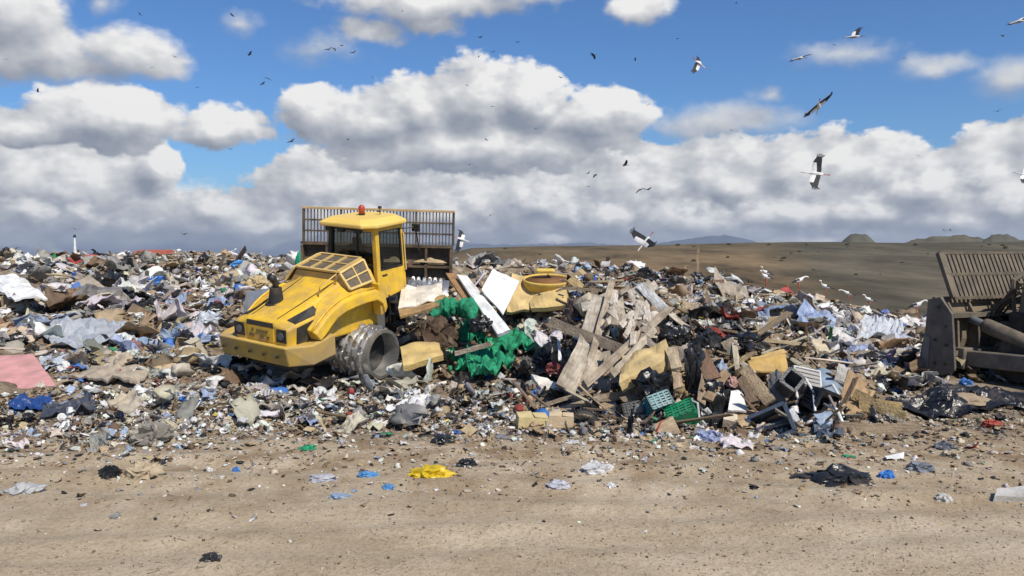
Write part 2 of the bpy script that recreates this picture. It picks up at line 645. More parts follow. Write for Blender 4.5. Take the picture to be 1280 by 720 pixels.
far_hill('mountain', jag([(430, 312), (470, 305), (560, 303), (640, 306), (700, 304.5), (735, 303), (775, 307), (800, 309)], 6, .7, 1), 16000, (.07, .09, .12), 2600, 322)  # blue of the distant air put into the slope colour
far_hill('mountain', jag([(790, 312), (822, 304), (850, 300), (885, 295.5), (905, 294), (925, 297), (955, 304), (1000, 312)], 5, .5, 2), 12000, (.06, .08, .11), 2000, 322)  # same bluish distance tone painted into the colour
far_hill('hill', jag([(1042, 312), (1055, 300), (1063, 293.5), (1072, 291.5), (1081, 293), (1092, 300), (1106, 312)], 3, .6, 3), 520, (.085, .080, .055), 60, 318)
far_hill('hill', jag([(1110, 312), (1140, 299.5), (1170, 295.5), (1205, 294), (1222, 296), (1236, 301), (1250, 312)], 3, .6, 4), 600, (.10, .088, .055), 80, 318)
far_hill('hill', jag([(1216, 312), (1232, 298), (1240, 293), (1250, 291.5), (1262, 294), (1272, 299), (1300, 303), (1330, 312)], 3, .6, 5), 540, (.085, .082, .057), 60, 318)

# ------------------------------------------------------------------ air
def make_haze():
    o = MB().hexa([(-21000, -9500, -520), (21000, -9500, -520), (21000, 20500, -520), (-21000, 20500, -520), (-21000, -9500, 260), (21000, -9500, 260), (21000, 20500, 260), (-21000, 20500, 260)])
    m = bpy.data.materials.new('haze_air')
    nt, N, L = nodes_of(m)
    out = N.new('ShaderNodeOutputMaterial')
    v = N.new('ShaderNodeVolumePrincipled')
    v.inputs['Color'].default_value = (.80, .88, 1.0, 1)
    v.inputs['Density'].default_value = 5.0e-5
    v.inputs['Anisotropy'].default_value = .2
    L.new(v.outputs[0], out.inputs['Volume'])
    ob = o.build('haze', m)
    return tag(ob, kind='stuff')


make_haze()
# ------------------------------------------------------------------ sky and sun
SUN = Vector((.42, -.56, .80)).normalized()
EL = math.asin(SUN.z)
AZ = math.atan2(SUN.x, SUN.y)

sun = bpy.data.lights.new('sun', 'SUN')
sun.energy = 4.8
sun.angle = math.radians(.5)
sun.color = (1.0, .93, .81)
suno = bpy.data.objects.new('sun', sun)
suno.rotation_euler = (-SUN).to_track_quat('-Z', 'Y').to_euler()
suno.location = (10, -10, 40)
C.objects.link(suno)

# clouds, layer by layer from the far bank forward: (centre px, py, half width, half height, weight)
BANK = [(200, 300, 480, 46, 1.1), (520, 298, 300, 46, 1.0), (-200, 270, 300, 80, 1.1)]
BANK_EAST = [(700, 290, 330, 54, 1.0), (1080, 284, 420, 58, 1.1), (1500, 260, 300, 90, 1.1)]
TOWERS = [(70, 228, 140, 52, 1.1), (202, 212, 32, 42, 1.0), (290, 272, 150, 34, 1.0), (430, 236, 140, 50, 1.1), (600, 246, 230, 66, 1.1),
          (790, 240, 130, 66, 1.1), (900, 224, 120, 56, 1.1), (1030, 228, 130, 62, 1.2), (1095, 214, 58, 46, 1.0), (1165, 246, 130, 52, 1.0), (1242, 214, 62, 58, 1.1),
          (1345, 220, 90, 80, 1.1), (-160, 220, 220, 100, 1.1), (1520, 220, 170, 90, 1.)]
PUFFS = [(50, 262, 90, 28, .6), (170, 276, 80, 20, .55), (258, 258, 60, 34, 1.0), (345, 280, 80, 20, .6), (455, 272, 86, 34, .9), (560, 266, 90, 40, 1.0), (672, 254, 78, 40, 1.0), (760, 270, 80, 32, .9),
         (690, 300, 60, 12, .8), (870, 276, 95, 28, .9), (985, 262, 90, 34, .9), (1010, 297, 80, 11, .9), (1090, 262, 66, 36, 1.0), (1160, 240, 80, 34, 1.0), (1205, 276, 90, 26, .9), (1275, 254, 60, 34, 1.)]
MIDDLE = [(140, 146, 98, 38, 1.1), (50, 160, 84, 22, .8), (282, 156, 50, 29, 1.0),
          (394, 146, 50, 38, 1.0), (470, 152, 86, 40, 1.0), (520, 140, 70, 50, 1.0), (598, 122, 74, 54, 1.1), (665, 122, 58, 44, 1.1), (742, 142, 84, 36, 1.0), (590, 184, 220, 40, 1.0)]
UPPER = [(25, 58, 112, 46, 1.0), (10, 14, 70, 46, 1.1), (155, 66, 76, 34, 1.0), (90, 84, 80, 22, .8),
         (530, 2, 150, 30, 1.0), (470, 36, 76, 20, .6), (545, 30, 40, 20, .8), (800, 4, 48, 26, .9), (650, -18, 90, 28, .8),
         (-300, 60, 140, 60, 1.0), (1560, 70, 160, 50, .9)]
WISPS = [(1170, 75, 50, 20, 1.0), (1262, 95, 54, 30, 1.2), (1055, 70, 85, 20, .75), (960, 118, 30, 14, .8), (905, 154, 118, 30, 1.2), (135, 6, 22, 20, .8), (300, 24, 34, 18, .7), (400, 60, 60, 26, .6)]


def azel(px, py):
    d = ray(px, py)
    return math.atan2(d[0], d[1]), math.atan2(d[2], math.hypot(d[0], d[1]))


def density_group(clouds, scale=22, amp=1.15):
    g = bpy.data.node_groups.new('cloud_density', 'ShaderNodeTree')
    g.interface.new_socket('P', in_out='INPUT', socket_type='NodeSocketVector')
    g.interface.new_socket('D', in_out='OUTPUT', socket_type='NodeSocketFloat')
    g.interface.new_socket('S', in_out='OUTPUT', socket_type='NodeSocketFloat')
    N, L = g.nodes, g.links
    gi, go = N.new('NodeGroupInput'), N.new('NodeGroupOutput')

    def nz(scale, det, rough, vec=None):
        n = N.new('ShaderNodeTexNoise')
        n.noise_dimensions = '3D'
        n.inputs['Scale'].default_value = scale
        n.inputs['Detail'].default_value = det
        n.inputs['Roughness'].default_value = rough
        L.new(vec or gi.outputs[0], n.inputs['Vector'])
        return n

    # gentle warp so that the outlines are not ellipses
    w = nz(9, 4, .6)
    ws = N.new('ShaderNodeVectorMath')
    ws.operation = 'SUBTRACT'
    ws.inputs[1].default_value = (.5, .5, .5)
    L.new(w.outputs['Color'], ws.inputs[0])
    wm = N.new('ShaderNodeVectorMath')
    wm.operation = 'MULTIPLY_ADD'
    wm.inputs[1].default_value = (.075, .045, 0)
    L.new(ws.outputs[0], wm.inputs[0])
    L.new(gi.outputs[0], wm.inputs[2])
    P = wm.outputs[0]
    cur = None
    for (px, py, rx, ry, wt) in clouds:
        a, e = azel(px, py)
        s = N.new('ShaderNodeVectorMath')
        s.operation = 'SUBTRACT'
        s.inputs[1].default_value = (a, e, 0)
        L.new(P, s.inputs[0])
        m = N.new('ShaderNodeVectorMath')
        m.operation = 'MULTIPLY'
        m.inputs[1].default_value = (F / rx, F / ry, 0)
        L.new(s.outputs[0], m.inputs[0])
        ln = N.new('ShaderNodeVectorMath')
        ln.operation = 'LENGTH'
        L.new(m.outputs[0], ln.inputs[0])
        q = N.new('ShaderNodeMath')
        q.operation = 'MULTIPLY_ADD'
        q.inputs[1].default_value = -wt
        q.inputs[2].default_value = wt
        L.new(ln.outputs['Value'], q.inputs[0])
        if cur is None:
            cur = q.outputs[0]
        else:
            x = N.new('ShaderNodeMath')
            x.operation = 'SMOOTH_MAX'
            x.inputs[2].default_value = .12
            L.new(cur, x.inputs[0])
            L.new(q.outputs[0], x.inputs[1])
            cur = x.outputs[0]
    # billows
    mp = N.new('ShaderNodeVectorMath')
    mp.operation = 'MULTIPLY'
    mp.inputs[1].default_value = (1, 1.5, 1)
    L.new(gi.outputs[0], mp.inputs[0])
    mx = N.new('ShaderNodeMath')
    mx.operation = 'MAXIMUM'
    mx.inputs[1].default_value = -1.2
    L.new(cur, mx.inputs[0])
    for k, det in ((0, 8), (1, 2.6)):
        b = nz(scale, det, .56, mp.outputs[0])
        m1 = N.new('ShaderNodeMath')
        m1.operation = 'MULTIPLY_ADD'
        m1.inputs[1].default_value = amp
        m1.inputs[2].default_value = -amp / 2
        L.new(b.outputs['Fac'], m1.inputs[0])
        ad = N.new('ShaderNodeMath')
        L.new(mx.outputs[0], ad.inputs[0])
        L.new(m1.outputs[0], ad.inputs[1])
        L.new(ad.outputs[0], go.inputs[k])
    return g


def make_world():
    w = bpy.data.worlds.new('World')
    SC.world = w
    w.use_nodes = True
    w.cycles.sampling_method = 'MANUAL'
    w.cycles.sample_map_resolution = 512
    nt = w.node_tree
    N, L = nt.nodes, nt.links
    N.clear()
    out = N.new('ShaderNodeOutputWorld')
    bg = N.new('ShaderNodeBackground')
    L.new(bg.outputs[0], out.inputs[0])
    sky = N.new('ShaderNodeTexSky')
    sky.sky_type = 'NISHITA'
    sky.sun_disc = False
    sky.sun_elevation = EL
    sky.sun_rotation = AZ
    sky.altitude = 200
    sky.air_density = 1.0
    sky.dust_density = .6
    sky.ozone_density = 2.2
    bg.inputs['Strength'].default_value = .10

    def math_(op, a, b=None, c=None, clamp=False):
        x = N.new('ShaderNodeMath')
        x.operation = op
        x.use_clamp = clamp
        for k, v in enumerate((a, b, c)):
            if v is None:
                continue
            if isinstance(v, (int, float)):
                x.inputs[k].default_value = v
            else:
                L.new(v, x.inputs[k])
        return x.outputs[0]

    tc = N.new('ShaderNodeTexCoord')
    sp = N.new('ShaderNodeSeparateXYZ')
    L.new(tc.outputs['Generated'], sp.inputs[0])
    az = math_('ARCTAN2', sp.outputs[0], sp.outputs[1])
    hyp = math_('SQRT', math_('ADD', math_('MULTIPLY', sp.outputs[0], sp.outputs[0]), math_('MULTIPLY', sp.outputs[1], sp.outputs[1])))
    el = math_('ARCTAN2', sp.outputs[2], hyp)
    cv = N.new('ShaderNodeCombineXYZ')
    L.new(az, cv.inputs[0])
    L.new(el, cv.inputs[1])
    def ramp_col(lit, stops):
        cr = N.new('ShaderNodeValToRGB')
        e = cr.color_ramp.elements
        while len(e) < len(stops):
            e.new(.5)
        for k, (p, c) in enumerate(stops):
            e[k].position = p
            e[k].color = rgba([q / 10 for q in c])
        L.new(lit, cr.inputs[0])
        sc = N.new('ShaderNodeVectorMath')
        sc.operation = 'SCALE'
        sc.inputs['Scale'].default_value = 10.0
        L.new(cr.outputs[0], sc.inputs[0])
        return sc.outputs[0]

    tint = N.new('ShaderNodeVectorMath')
    tint.operation = 'MULTIPLY'
    tint.inputs[1].default_value = (.52, .80, 1.14)
    L.new(sky.outputs[0], tint.inputs[0])
    cur = tint.outputs[0]

    def shifted(off):
        a = N.new('ShaderNodeVectorMath')
        a.inputs[1].default_value = off
        L.new(cv.outputs[0], a.inputs[0])
        return a.outputs[0]

    STOPS = [(0, (2.6, 2.95, 3.65)), (.25, (3.5, 3.8, 4.4)), (.5, (4.7, 4.95, 5.4)), (.75, (6.5, 6.6, 6.8)), (1, (8.8, 8.75, 8.65))]
    GREYS = [(0, (2.9, 3.4, 4.3)), (.5, (4.2, 4.6, 5.3)), (1, (6.6, 6.8, 7.1))]
    SLATE = [(0, (.85, 1.25, 2.25)), (.4, (1.5, 1.95, 2.9)), (.7, (2.9, 3.3, 4.0)), (1, (5.2, 5.4, 5.8))]
    for clouds, scale, amp, soft, gain, base, off, stops in (
            (BANK_EAST, 18, 1.0, .45, .60, .55, (.010, .022, 0), GREYS),
            (BANK, 16, .9, .5, .55, .42, (.010, .022, 0), SLATE),
            (TOWERS, 25, 1.05, .16, .66, .52, (.012, .020, 0), STOPS),
            (PUFFS, 30, 1.1, .60, .75, .54, (.010, .016, 0), STOPS),
            (MIDDLE, 23, 1.1, .22, .60, .53, (.013, .024, 0), STOPS),
            (UPPER, 22, 1.15, .50, .44, .45, (.014, .026, 0), STOPS),
            (WISPS, 26, 1.0, 1.0, .30, .45, (.014, .026, 0), GREYS)):
        grp = density_group(clouds, scale, amp)
        n0 = N.new('ShaderNodeGroup')
        n0.node_tree = grp
        L.new(cv.outputs[0], n0.inputs[0])
        n1 = N.new('ShaderNodeGroup')
        n1.node_tree = grp
        L.new(shifted(off), n1.inputs[0])
        cover = N.new('ShaderNodeMapRange')
        cover.interpolation_type = 'SMOOTHSTEP'
        cover.inputs[1].default_value, cover.inputs[2].default_value = 0, soft
        L.new(n0.outputs[0], cover.inputs[0])
        lit = math_('MULTIPLY_ADD', math_('SUBTRACT', n0.outputs[1], n1.outputs[1]), gain, base)
        lit = math_('MULTIPLY_ADD', math_('SUBTRACT', n0.outputs[0], n1.outputs[0]), .26, lit, clamp=True)
        mx = N.new('ShaderNodeMix')
        mx.data_type = 'RGBA'
        L.new(cover.outputs[0], mx.inputs[0])
        L.new(cur, mx.inputs[6])
        L.new(ramp_col(lit, stops), mx.inputs[7])
        cur = mx.outputs[2]
    L.new(cur, bg.inputs['Color'])


make_world()
vs = SC.view_settings
vs.view_transform = 'Standard'
vs.look = 'None'
vs.gamma = 1
vs.exposure = 0
vs.use_curve_mapping = False

# ------------------------------------------------------------------ landfill compactor
def frame_mat(yaw, pitch, roll):
    fw = Vector((math.sin(yaw) * math.cos(pitch), math.cos(yaw) * math.cos(pitch), math.sin(pitch)))
    lf = Vector((-math.cos(yaw), math.sin(yaw), 0))
    up = fw.cross(lf)
    c, s = math.cos(roll), math.sin(roll)
    l2, u2 = lf * c + up * s, up * c - lf * s
    return Matrix(((fw.x, l2.x, u2.x), (fw.y, l2.y, u2.y), (fw.z, l2.z, u2.z))).to_4x4()


R_ = math.radians


def drum(root, X, side, steel, r=.68, w=1.12, inner=.5, rings=5, teeth=15, disc_mat=None):
    """a steel padfoot wheel, lying along the axle; side -1 right, +1 left. X puts the axle centre"""
    y0, y1 = side * inner, side * (inner + w)
    n = 40
    mb = MB()
    prof = [(r * .30, y0), (r, y0), (r, y1 - side * .16), (r + .025, y1 - side * .15), (r + .025, y1), (r - .045, y1), (r - .06, y1 - side * .42), (r - .10, y1 - side * .46)]
    rings_ = []
    for k in range(len(prof)):
        rr, yy = prof[k]
        rings_.append([Vector((math.cos(2 * PI * i / n) * rr, yy, math.sin(2 * PI * i / n) * rr)) for i in range(n)])
    mb.loft(rings_, cap=True)
    wheel = mb.build('wheel', steel, root, X=X)
    for p in wheel.data.polygons:
        p.use_smooth = len(p.vertices) == 4
    wheel.data.set_sharp_from_angle(angle=R_(35))
    t = MB()
    for j in range(rings):
        yy = y0 + side * (.12 + (w - .36) * j / (rings - 1))
        # ring rib that carries the lugs
        rb0 = [[Vector((math.cos(2 * PI * i / 36) * q, yy + v, math.sin(2 * PI * i / 36) * q)) for i in range(36)] for q, v in ((r - .03, -.05), (r + .035, -.032), (r + .035, .032), (r - .03, .05))]
        t.loft(rb0, cap=False)
        for k in range(teeth):
            a = 2 * PI * (k + j * .28) / teeth
            ca, sa = math.cos(a), math.sin(a)

            def P(u, v, h, ca=ca, sa=sa, yy=yy):
                q = r - .02 + h
                return Vector((ca * q - sa * u, yy + v, sa * q + ca * u))
            b0, b1 = .13, .085
            c0, c1 = .055, .03
            t.hexa([P(-b0, -c0, 0), P(b0, -c0, 0), P(b0, c0, 0), P(-b0, c0, 0), P(-b1, -c1, .11), P(b1, -c1, .11), P(b1, c1, .11), P(-b1, c1, .11)])
    t.build('tread', steel, wheel, X=X)
    h = MB()
    h.tube([(0, y1 - side * .50, 0), (0, y1 - side * .40, 0)], r - .055, 28)
    h.build('disc', M['black'], wheel, X=X)
    h = MB()
    h.tube([(0, y1 - side * .42, 0), (0, y1 - side * .37, 0)], .15, 20)
    h.build('hub', M['black'] if disc_mat is None else disc_mat, wheel, X=X)
    return wheel


def make_compactor():
    root = empty('landfill_compactor', CT, 'yellow landfill compactor with padded steel drums and slatted blade climbing the rubbish', 'compactor')
    X = frame_mat(R_(31), R_(8), R_(5))
    Y, YD, DK = M['yellow'], M['yellow_dirty'], M['dark']

    # rear counterweight bumper, a thick plate bent round the tail
    mb = MB()
    plan = [(-2.36, -.86), (-2.36, 1.28), (-1.95, 1.5), (-1.15, 1.5), (-1.15, 1.2), (-1.6, .9), (-1.6, -.7), (-1.15, -.9), (-1.15, -1.22), (-1.86, -1.22)]
    top = [(a, b, 1.26 + (0.10 if a > -1.5 else 0)) for a, b in plan]
    bot = [(a + (.10 if a < -2.2 else 0), b, .80 + (0.06 if a > -1.5 else 0)) for a, b in plan]
    mb.loft([[Vector(q) for q in bot], [Vector(q) for q in top]])
    mb.build('counterweight', YD, root, X=X, bevel=.03)

    # bonnet
    def ring(x, hw, ztop, sh, zlow, b):
        return [Vector((x, b, zlow)), Vector((x, b + .02, ztop - sh)), Vector((x, hw, ztop)), Vector((x, hw * .5, ztop + .03)), Vector((x, -hw * .5, ztop + .03)), Vector((x, -hw, ztop)), Vector((x, -b - .02, ztop - sh)), Vector((x, -b, zlow))]
    mb = MB()
    mb.loft([ring(-2.24, .44, 1.72, .10, 1.2, .80), ring(-2.12, .50, 1.78, .10, 1.2, .86), ring(-1.3, .58, 2.02, .22, 1.15, .92), ring(-.35, .66, 2.34, .34, 1.1, .90), ring(.15, .68, 2.46, .36, 1.1, .88), ring(.78, .68, 2.50, .36, 1.1, .85)])
    bon = mb.build('bonnet', Y, root, X=X, bevel=.055)
    bon.modifiers[0].segments = 3
    # seam lines on the bonnet
    sm = MB()
    for sgn in (-1, 1):
        sm.bar((-2.1, sgn * .40, 1.803), (-.3, sgn * .52, 2.372), .012, .012)
    sm.build('seam', DK, bon, X=X)
    # dark openings of the tail
    def opening(pts, t=.012, name='vent', m=DK, par=None):
        mbb = MB().panel(pts, t)
        return mbb.build(name, m, par or bon, X=X)
    x = -2.245
    opening([(x, .41, 1.735), (x, -.40, 1.735), (x, -.42, 1.625), (x, .42, 1.625)])
    # number plate with two rows of worn lettering
    pl = opening([(x, .40, 1.60), (x, -.42, 1.60), (x, -.42, 1.31), (x, .40, 1.31)], .02, 'rear_plate', Y)
    lt = MB()
    zprev = 0
    decal = mat('worn_decal', (.20, .12, .04), .7)
    for (y0, y1, z0, z1) in ((.26, .19, 1.50, 1.56), (.10, .05, 1.49, 1.55), (.035, -.03, 1.50, 1.55), (-.045, -.10, 1.49, 1.55), (-.12, -.17, 1.49, 1.545), (-.19, -.25, 1.49, 1.55), (.34, .16, 1.37, 1.43), (.0, -.13, 1.36, 1.42), (-.22, -.30, 1.36, 1.42)):
        if z0 < 1.4 and zprev > 1.4:
            lt.build('lettering', decal, pl, X=X)
            lt = MB()
        zprev = z0
        lt.panel([(x - .022, y0, z1), (x - .022, y1, z1), (x - .022, y1, z0), (x - .022, y0, z0)], .004)
    lt.build('lettering', decal, pl, X=X)
    for sg in (1, -1):
        lp = opening([(x, sg * .84 if sg > 0 else sg * .52, 1.63), (x, sg * .52 if sg > 0 else sg * .80, 1.63), (x, sg * .50 if sg > 0 else sg * .80, 1.33), (x, sg * .84 if sg > 0 else sg * .50, 1.33)], .014, 'tail_light')
        lt = MB().tube([(x - .02, sg * .66, 1.48), (x - .035, sg * .66, 1.48)], .085, 14)
        lt.build('lens', mat('grey_lens', (.12, .12, .13), .25, bump=0), lp, X=X)
    for sg in (1, -1):
        # vents in the shoulders and the flanks
        a = [(-2.02, sg * .63, 1.79), (-1.30, sg * .72, 1.98), (-1.30, sg * .90, 1.835), (-2.00, sg * .84, 1.725)]
        q = [(-2.0, sg * .90, 1.64), (-1.45, sg * .945, 1.74), (-1.50, sg * .935, 1.30), (-2.02, sg * .885, 1.28)]
        if sg > 0:
            a, q = a[::-1], q[::-1]
        opening(a, .02)
        opening(q, .02)
    # flank and wheel arch, both sides
    for sg in (-1, 1):
        inn, mid, outr, lip = [], [], [], []
        arc = [(-1.62, 1.30), (-1.42, 1.42), (-1.26, 1.56), (-1.05, 1.70), (-.75, 1.79), (-.4, 1.83), (0.0, 1.85), (.35, 1.84), (.55, 1.70), (.62, 1.45)]
        top_ = [(-1.75, 1.50), (-1.55, 1.66), (-1.36, 1.80), (-1.14, 1.92), (-.82, 2.04), (-.45, 2.09), (0.0, 2.10), (.40, 2.09), (.68, 1.92), (.76, 1.6)]
        for k, (a_, t_) in enumerate(zip(arc, top_)):
            outr.append(Vector((a_[0], sg * 1.24, a_[1])))
            lip.append(Vector((a_[0], sg * .80, a_[1])))
            mid.append(Vector((t_[0], sg * 1.20, t_[1] - .02)))
            zs_ = float(np.interp(t_[0], [-2.12, -1.3, -.35, .15, .78], [1.78, 2.02, 2.34, 2.46, 2.50]))
            k_ = float(np.interp(t_[0], [-1.5, -1.05], [0, 1]))
            yi = .93 - .29 * k_
            zi = (t_[1] + .06) * (1 - k_) + (zs_ - .03) * k_
            if t_[0] > .1:
                yi, zi = .86, max(t_[1] + .05, zs_ - .45 - (t_[0] - .1) * .5)
            inn.append(Vector((t_[0], sg * yi, zi)))
        mb = MB()
        n = len(arc)
        vs_ = outr + mid + inn + lip
        fs = []
        for b in range(4):
            for k in range(n - 1):
                b2 = (b + 1) % 4
                fs.append((b * n + k, b * n + k + 1, b2 * n + k + 1, b2 * n + k))
        fs += [(0, n, 2 * n, 3 * n), (n - 1, 4 * n - 1, 3 * n - 1, 2 * n - 1)]
        mb.add(vs_, fs)
        fd = mb.build('fender', Y, root, X=X, bevel=.03)
        # raised rib that follows the arch
        rb = MB()
        pts = [Vector((t_[0] - .02, sg * 1.10, t_[1] + .035)) for t_ in top_[:8]]
        rb.tube(pts, .03, 6)
        rb.build('rib', Y, fd, X=X, smooth=True)
    # dark chassis and axle under the shell
    mb = MB()
    mb.box((-.2, 0, 1.0), (3.2, .9, .7))
    mb.box((1.4, 0, .95), (1.2, .7, .6))
    mb.tube([(0, -1.3, .7), (0, 1.3, .7)], .2, 14)
    mb.box((-1.3, 0, .75), (1.2, 1.5, .35))
    mb.build('chassis', M['black'], root, X=X)
    mb = MB().box((.98, -.62, 1.32), (.34, .30, .85))
    mb.box((.70, -.70, 1.9), (.2, .16, .3))
    mb.build('articulation_post', M['steel_grey'], root, X=X, bevel=.02)
    # exhaust stack, a wide shroud with a bent pipe
    mb = MB().tube([(-1.46, .30, 1.90), (-1.44, .30, 2.32)], [.19, .135], 18)
    ex = mb.build('exhaust_stack', M['rubber'], root, X=X, smooth=False)
    mb = MB().tube([(-1.44, .30, 2.28), (-1.44, .30, 2.42), (-1.48, .31, 2.52), (-1.58, .33, 2.60)], [.075, .075, .08, .085], 12)
    mb.build('exhaust_pipe', M['black'], ex, X=X, smooth=True)
    mb = MB().tube([(-1.47, .30, 1.90), (-1.465, .30, 1.945)], [.25, .24], 20)
    mb.build('collar', M['dark'], ex, X=X)

    # vent cage that bridges bonnet and cab
    def grid_panel(q, nu, nv, name):
        q = [Vector(v) for v in q]
        base = MB().panel(q, .015).build(name, M['mesh_panel'], root, X=X)
        fr = MB()

        def at(u, v):
            return (q[0] * (1 - u) + q[1] * u) * (1 - v) + (q[3] * (1 - u) + q[2] * u) * v
        nn = (q[1] - q[0]).cross(q[3] - q[0]).normalized()
        for i in range(nu + 1):
            u = i / nu
            fr.bar(at(u, 0) + nn * .03, at(u, 1) + nn * .03, .055 if i in (0, nu) else .035, .05, up=nn)
        for j in range(nv + 1):
            v = j / nv
            fr.bar(at(0, v) + nn * .035, at(1, v) + nn * .035, .055 if j in (0, nv) else .035, .05, up=nn)
        fr.build('panel_frame', M['yellow_pale'], base, X=X)
        return base
    grid_panel([(-.34, -.60, 2.56), (.52, -.60, 2.76), (.52, .72, 2.76), (-.34, .72, 2.56)], 2, 3, 'vent_panel')
    grid_panel([(-.40, -1.02, 2.20), (.42, -1.00, 2.26), (.50, -.66, 2.74), (-.34, -.66, 2.54)], 2, 2, 'vent_panel')
    grid_panel([(-.34, .78, 2.54), (.50, .78, 2.74), (.42, 1.05, 2.26), (-.40, 1.05, 2.20)], 2, 2, 'vent_panel')
    mb = MB().hexa([(-.36, -.98, 2.12), (.5, -.96, 2.15), (.5, 1.0, 2.15), (-.36, 1.0, 2.12), (-.33, -.62, 2.52), (.52, -.62, 2.70), (.52, .74, 2.70), (-.33, .74, 2.52)])
    mb.build('vent_housing', YD, root, X=X)
    # yellow guard strip between arch and cab
    mb = MB().bar((.50, -1.06, 2.22), (.58, -1.06, 1.42), .24, .10, up=(1, 0, 0))
    mb.build('mudguard', Y, root, X=X, bevel=.02)

    for yy in (-.62, -.2, .25, .7, 1.1):
        MB().tube([(-2.34, yy, 1.03), (-2.385, yy, 1.03)], .035, 6).build('bolt', M['black'], root, X=X)
    hr = MB().tube([(-1.0, -.60, 2.12), (-1.0, -.66, 2.36), (-.45, -.66, 2.56), (-.45, -.62, 2.32)], .018, 6)
    hr.build('handrail', M['yellow_pale'], root, X=X, smooth=True)
    sp_ = MB()
    for zz in (.95, 1.25, 1.55):
        sp_.box((1.45, -.95, zz), (.42, .26, .03))
    for xx in (1.25, 1.65):
        sp_.bar((xx, -.86, .9), (xx, -.84, 1.75), .035)
    sp_.build('step', M['black'], root, X=X)
    hz_ = MB()
    for k in range(3):
        hz_.tube([(.62, -.45 + .1 * k, 1.75), (.9, -.55 + .1 * k, 1.5), (1.15, -.5 + .08 * k, 1.2), (1.5, -.4 + .08 * k, 1.15)], .025, 6)
    hz_.build('hose', M['rubber'], root, X=X, smooth=True)

    # cab
    hb, ht = .80, .70           # half widths at floor and roof
    x0, x1 = .84, 1.98          # rear and front
    z0, z1, zr = 1.66, 2.40, 3.52
    Xc = X @ Matrix.Translation((0, 0, 0))

    def cp(x, sg, z):
        t = (z - z0) / (zr - z0)
        return Vector((x + (.06 * t if x < 1 else -.02 * t), sg * (hb + (ht - hb) * t), z))
    cab = MB()
    cab.hexa([cp(x0, 1, z0), cp(x0, -1, z0), cp(x1, -1, z0 + .1), cp(x1, 1, z0 + .1), cp(x0, 1, 1.9), cp(x0, -1, 1.9), cp(x1, -1, 1.9), cp(x1, 1, 1.9)])
    body = cab.build('cab', Y, root, X=X, bevel=.02)
    for a_, s_, w_ in ((x0 + .05, -1, .13), (x1 - .03, -1, .08), (x1 - .03, 1, .08)):
        MB().bar(cp(a_, s_, 1.85), cp(a_, s_, zr), w_, w_, up=(1, 0, 0)).build('pillar', Y, body, X=X, bevel=.012)
    pm = MB()
    pm.bar(cp(x0 + .02, -1, zr - .06), cp(x1, -1, zr - .06), .12, .13)
    pm.bar(cp(x0 + .02, -1, zr - .05), cp(x0 + .02, -.15, zr - .05), .10, .15)
    pm.build('cab_frame', Y, body, X=X, bevel=.012)
    dm = MB()
    dm.bar(cp(x0 + .02, 1, 1.85), cp(x0 + .02, 1, zr), .11, .11, up=(1, 0, 0))
    dm.bar(cp(x0 + .02, 1, zr - .06), cp(x0 + .02, -.15, zr - .06), .08, .16)
    dm.bar(cp(x0 + .03, 1, 2.52), cp(x0 + .03, -1, 2.50), .06, .10)
    dm.bar(cp(x0 + .03, -.20, 2.5), cp(x0 + .03, -.20, zr - .05), .05, .05, up=(1, 0, 0))
    dm.bar(cp(x1, 1, zr - .05), cp(x1, -1, zr - .05), .07, .10)
    dm.bar(cp(x0, 1, zr - .05), cp(x1, 1, zr - .05), .07, .10)
    dm.build('window_frame', M['black'], body, X=X)
    fl = MB()
    fl.hexa([cp(x0 + .1, 1, 1.9), cp(x0 + .1, -1, 1.9), cp(x1 - .08, -1, 1.9), cp(x1 - .08, 1, 1.9)] + [cp(x0 + .1, 1, 2.42) * 1, cp(x0 + .1, -.94, 2.42), cp(x0 + .25, -.94, 2.42), cp(x0 + .25, 1, 2.42)])
    fl.build('rear_bulkhead', M['black'], body, X=X)

    def pane(pts, par=body):
        MB().panel(pts, .006).build('window', M['glass'], par, X=X)
    pane([cp(x0 + .03, -.98, 2.55), cp(x0 + .03, .98, 2.55), cp(x0 + .03, .98, 3.42), cp(x0 + .03, -.98, 3.42)][::-1])
    pane([cp(x1, -.95, 1.95), cp(x1, .95, 1.95), cp(x1, .95, 3.44), cp(x1, -.95, 3.44)])
    pane([cp(x0 + .1, 1, 2.0), cp(x1 - .1, 1, 2.0), cp(x1 - .1, 1, 3.44), cp(x0 + .1, 1, 3.44)])
    # right door: lower yellow leaf, window, handle
    dr = MB()
    o_ = -.012
    d = [cp(x0 + .12, -1, z0 + .0), cp(x1 - .08, -1, z0 + .12), cp(x1 - .08, -1, 2.40), cp(x0 + .12, -1, 2.40)]
    d = [q + Vector((0, o_, 0)) for q in d]
    dr.panel(d, .03)
    door = dr.build('door', Y, root, X=X, bevel=.008)
    fr = MB()
    u = [cp(x0 + .16, -1, 2.42), cp(x1 - .10, -1, 2.42), cp(x1 - .10, -1, 3.40), cp(x0 + .16, -1, 3.40)]
    u = [q + Vector((0, -.02, 0)) for q in u]
    for k in range(4):
        fr.bar(u[k], u[(k + 1) % 4], .05, .05, up=(0, 1, 0))
    fr.build('window_frame', M['black'], door, X=X)
    pane(u, door)
    MB().bar(cp(x0 + .22, -1, 2.28) + Vector((0, -.05, 0)), cp(x0 + .40, -1, 2.28) + Vector((0, -.05, 0)), .03).build('handle', M['black'], door, X=X)
    gr = MB().tube([cp(x1 - .02, -1, 2.3) + Vector((0, -.09, 0)), cp(x1 - .02, -1, 3.25) + Vector((0, -.09, 0))], .018, 8)
    gr.bar(cp(x1 - .02, -1, 2.3), cp(x1 - .02, -1, 2.3) + Vector((0, -.09, 0)), .03)
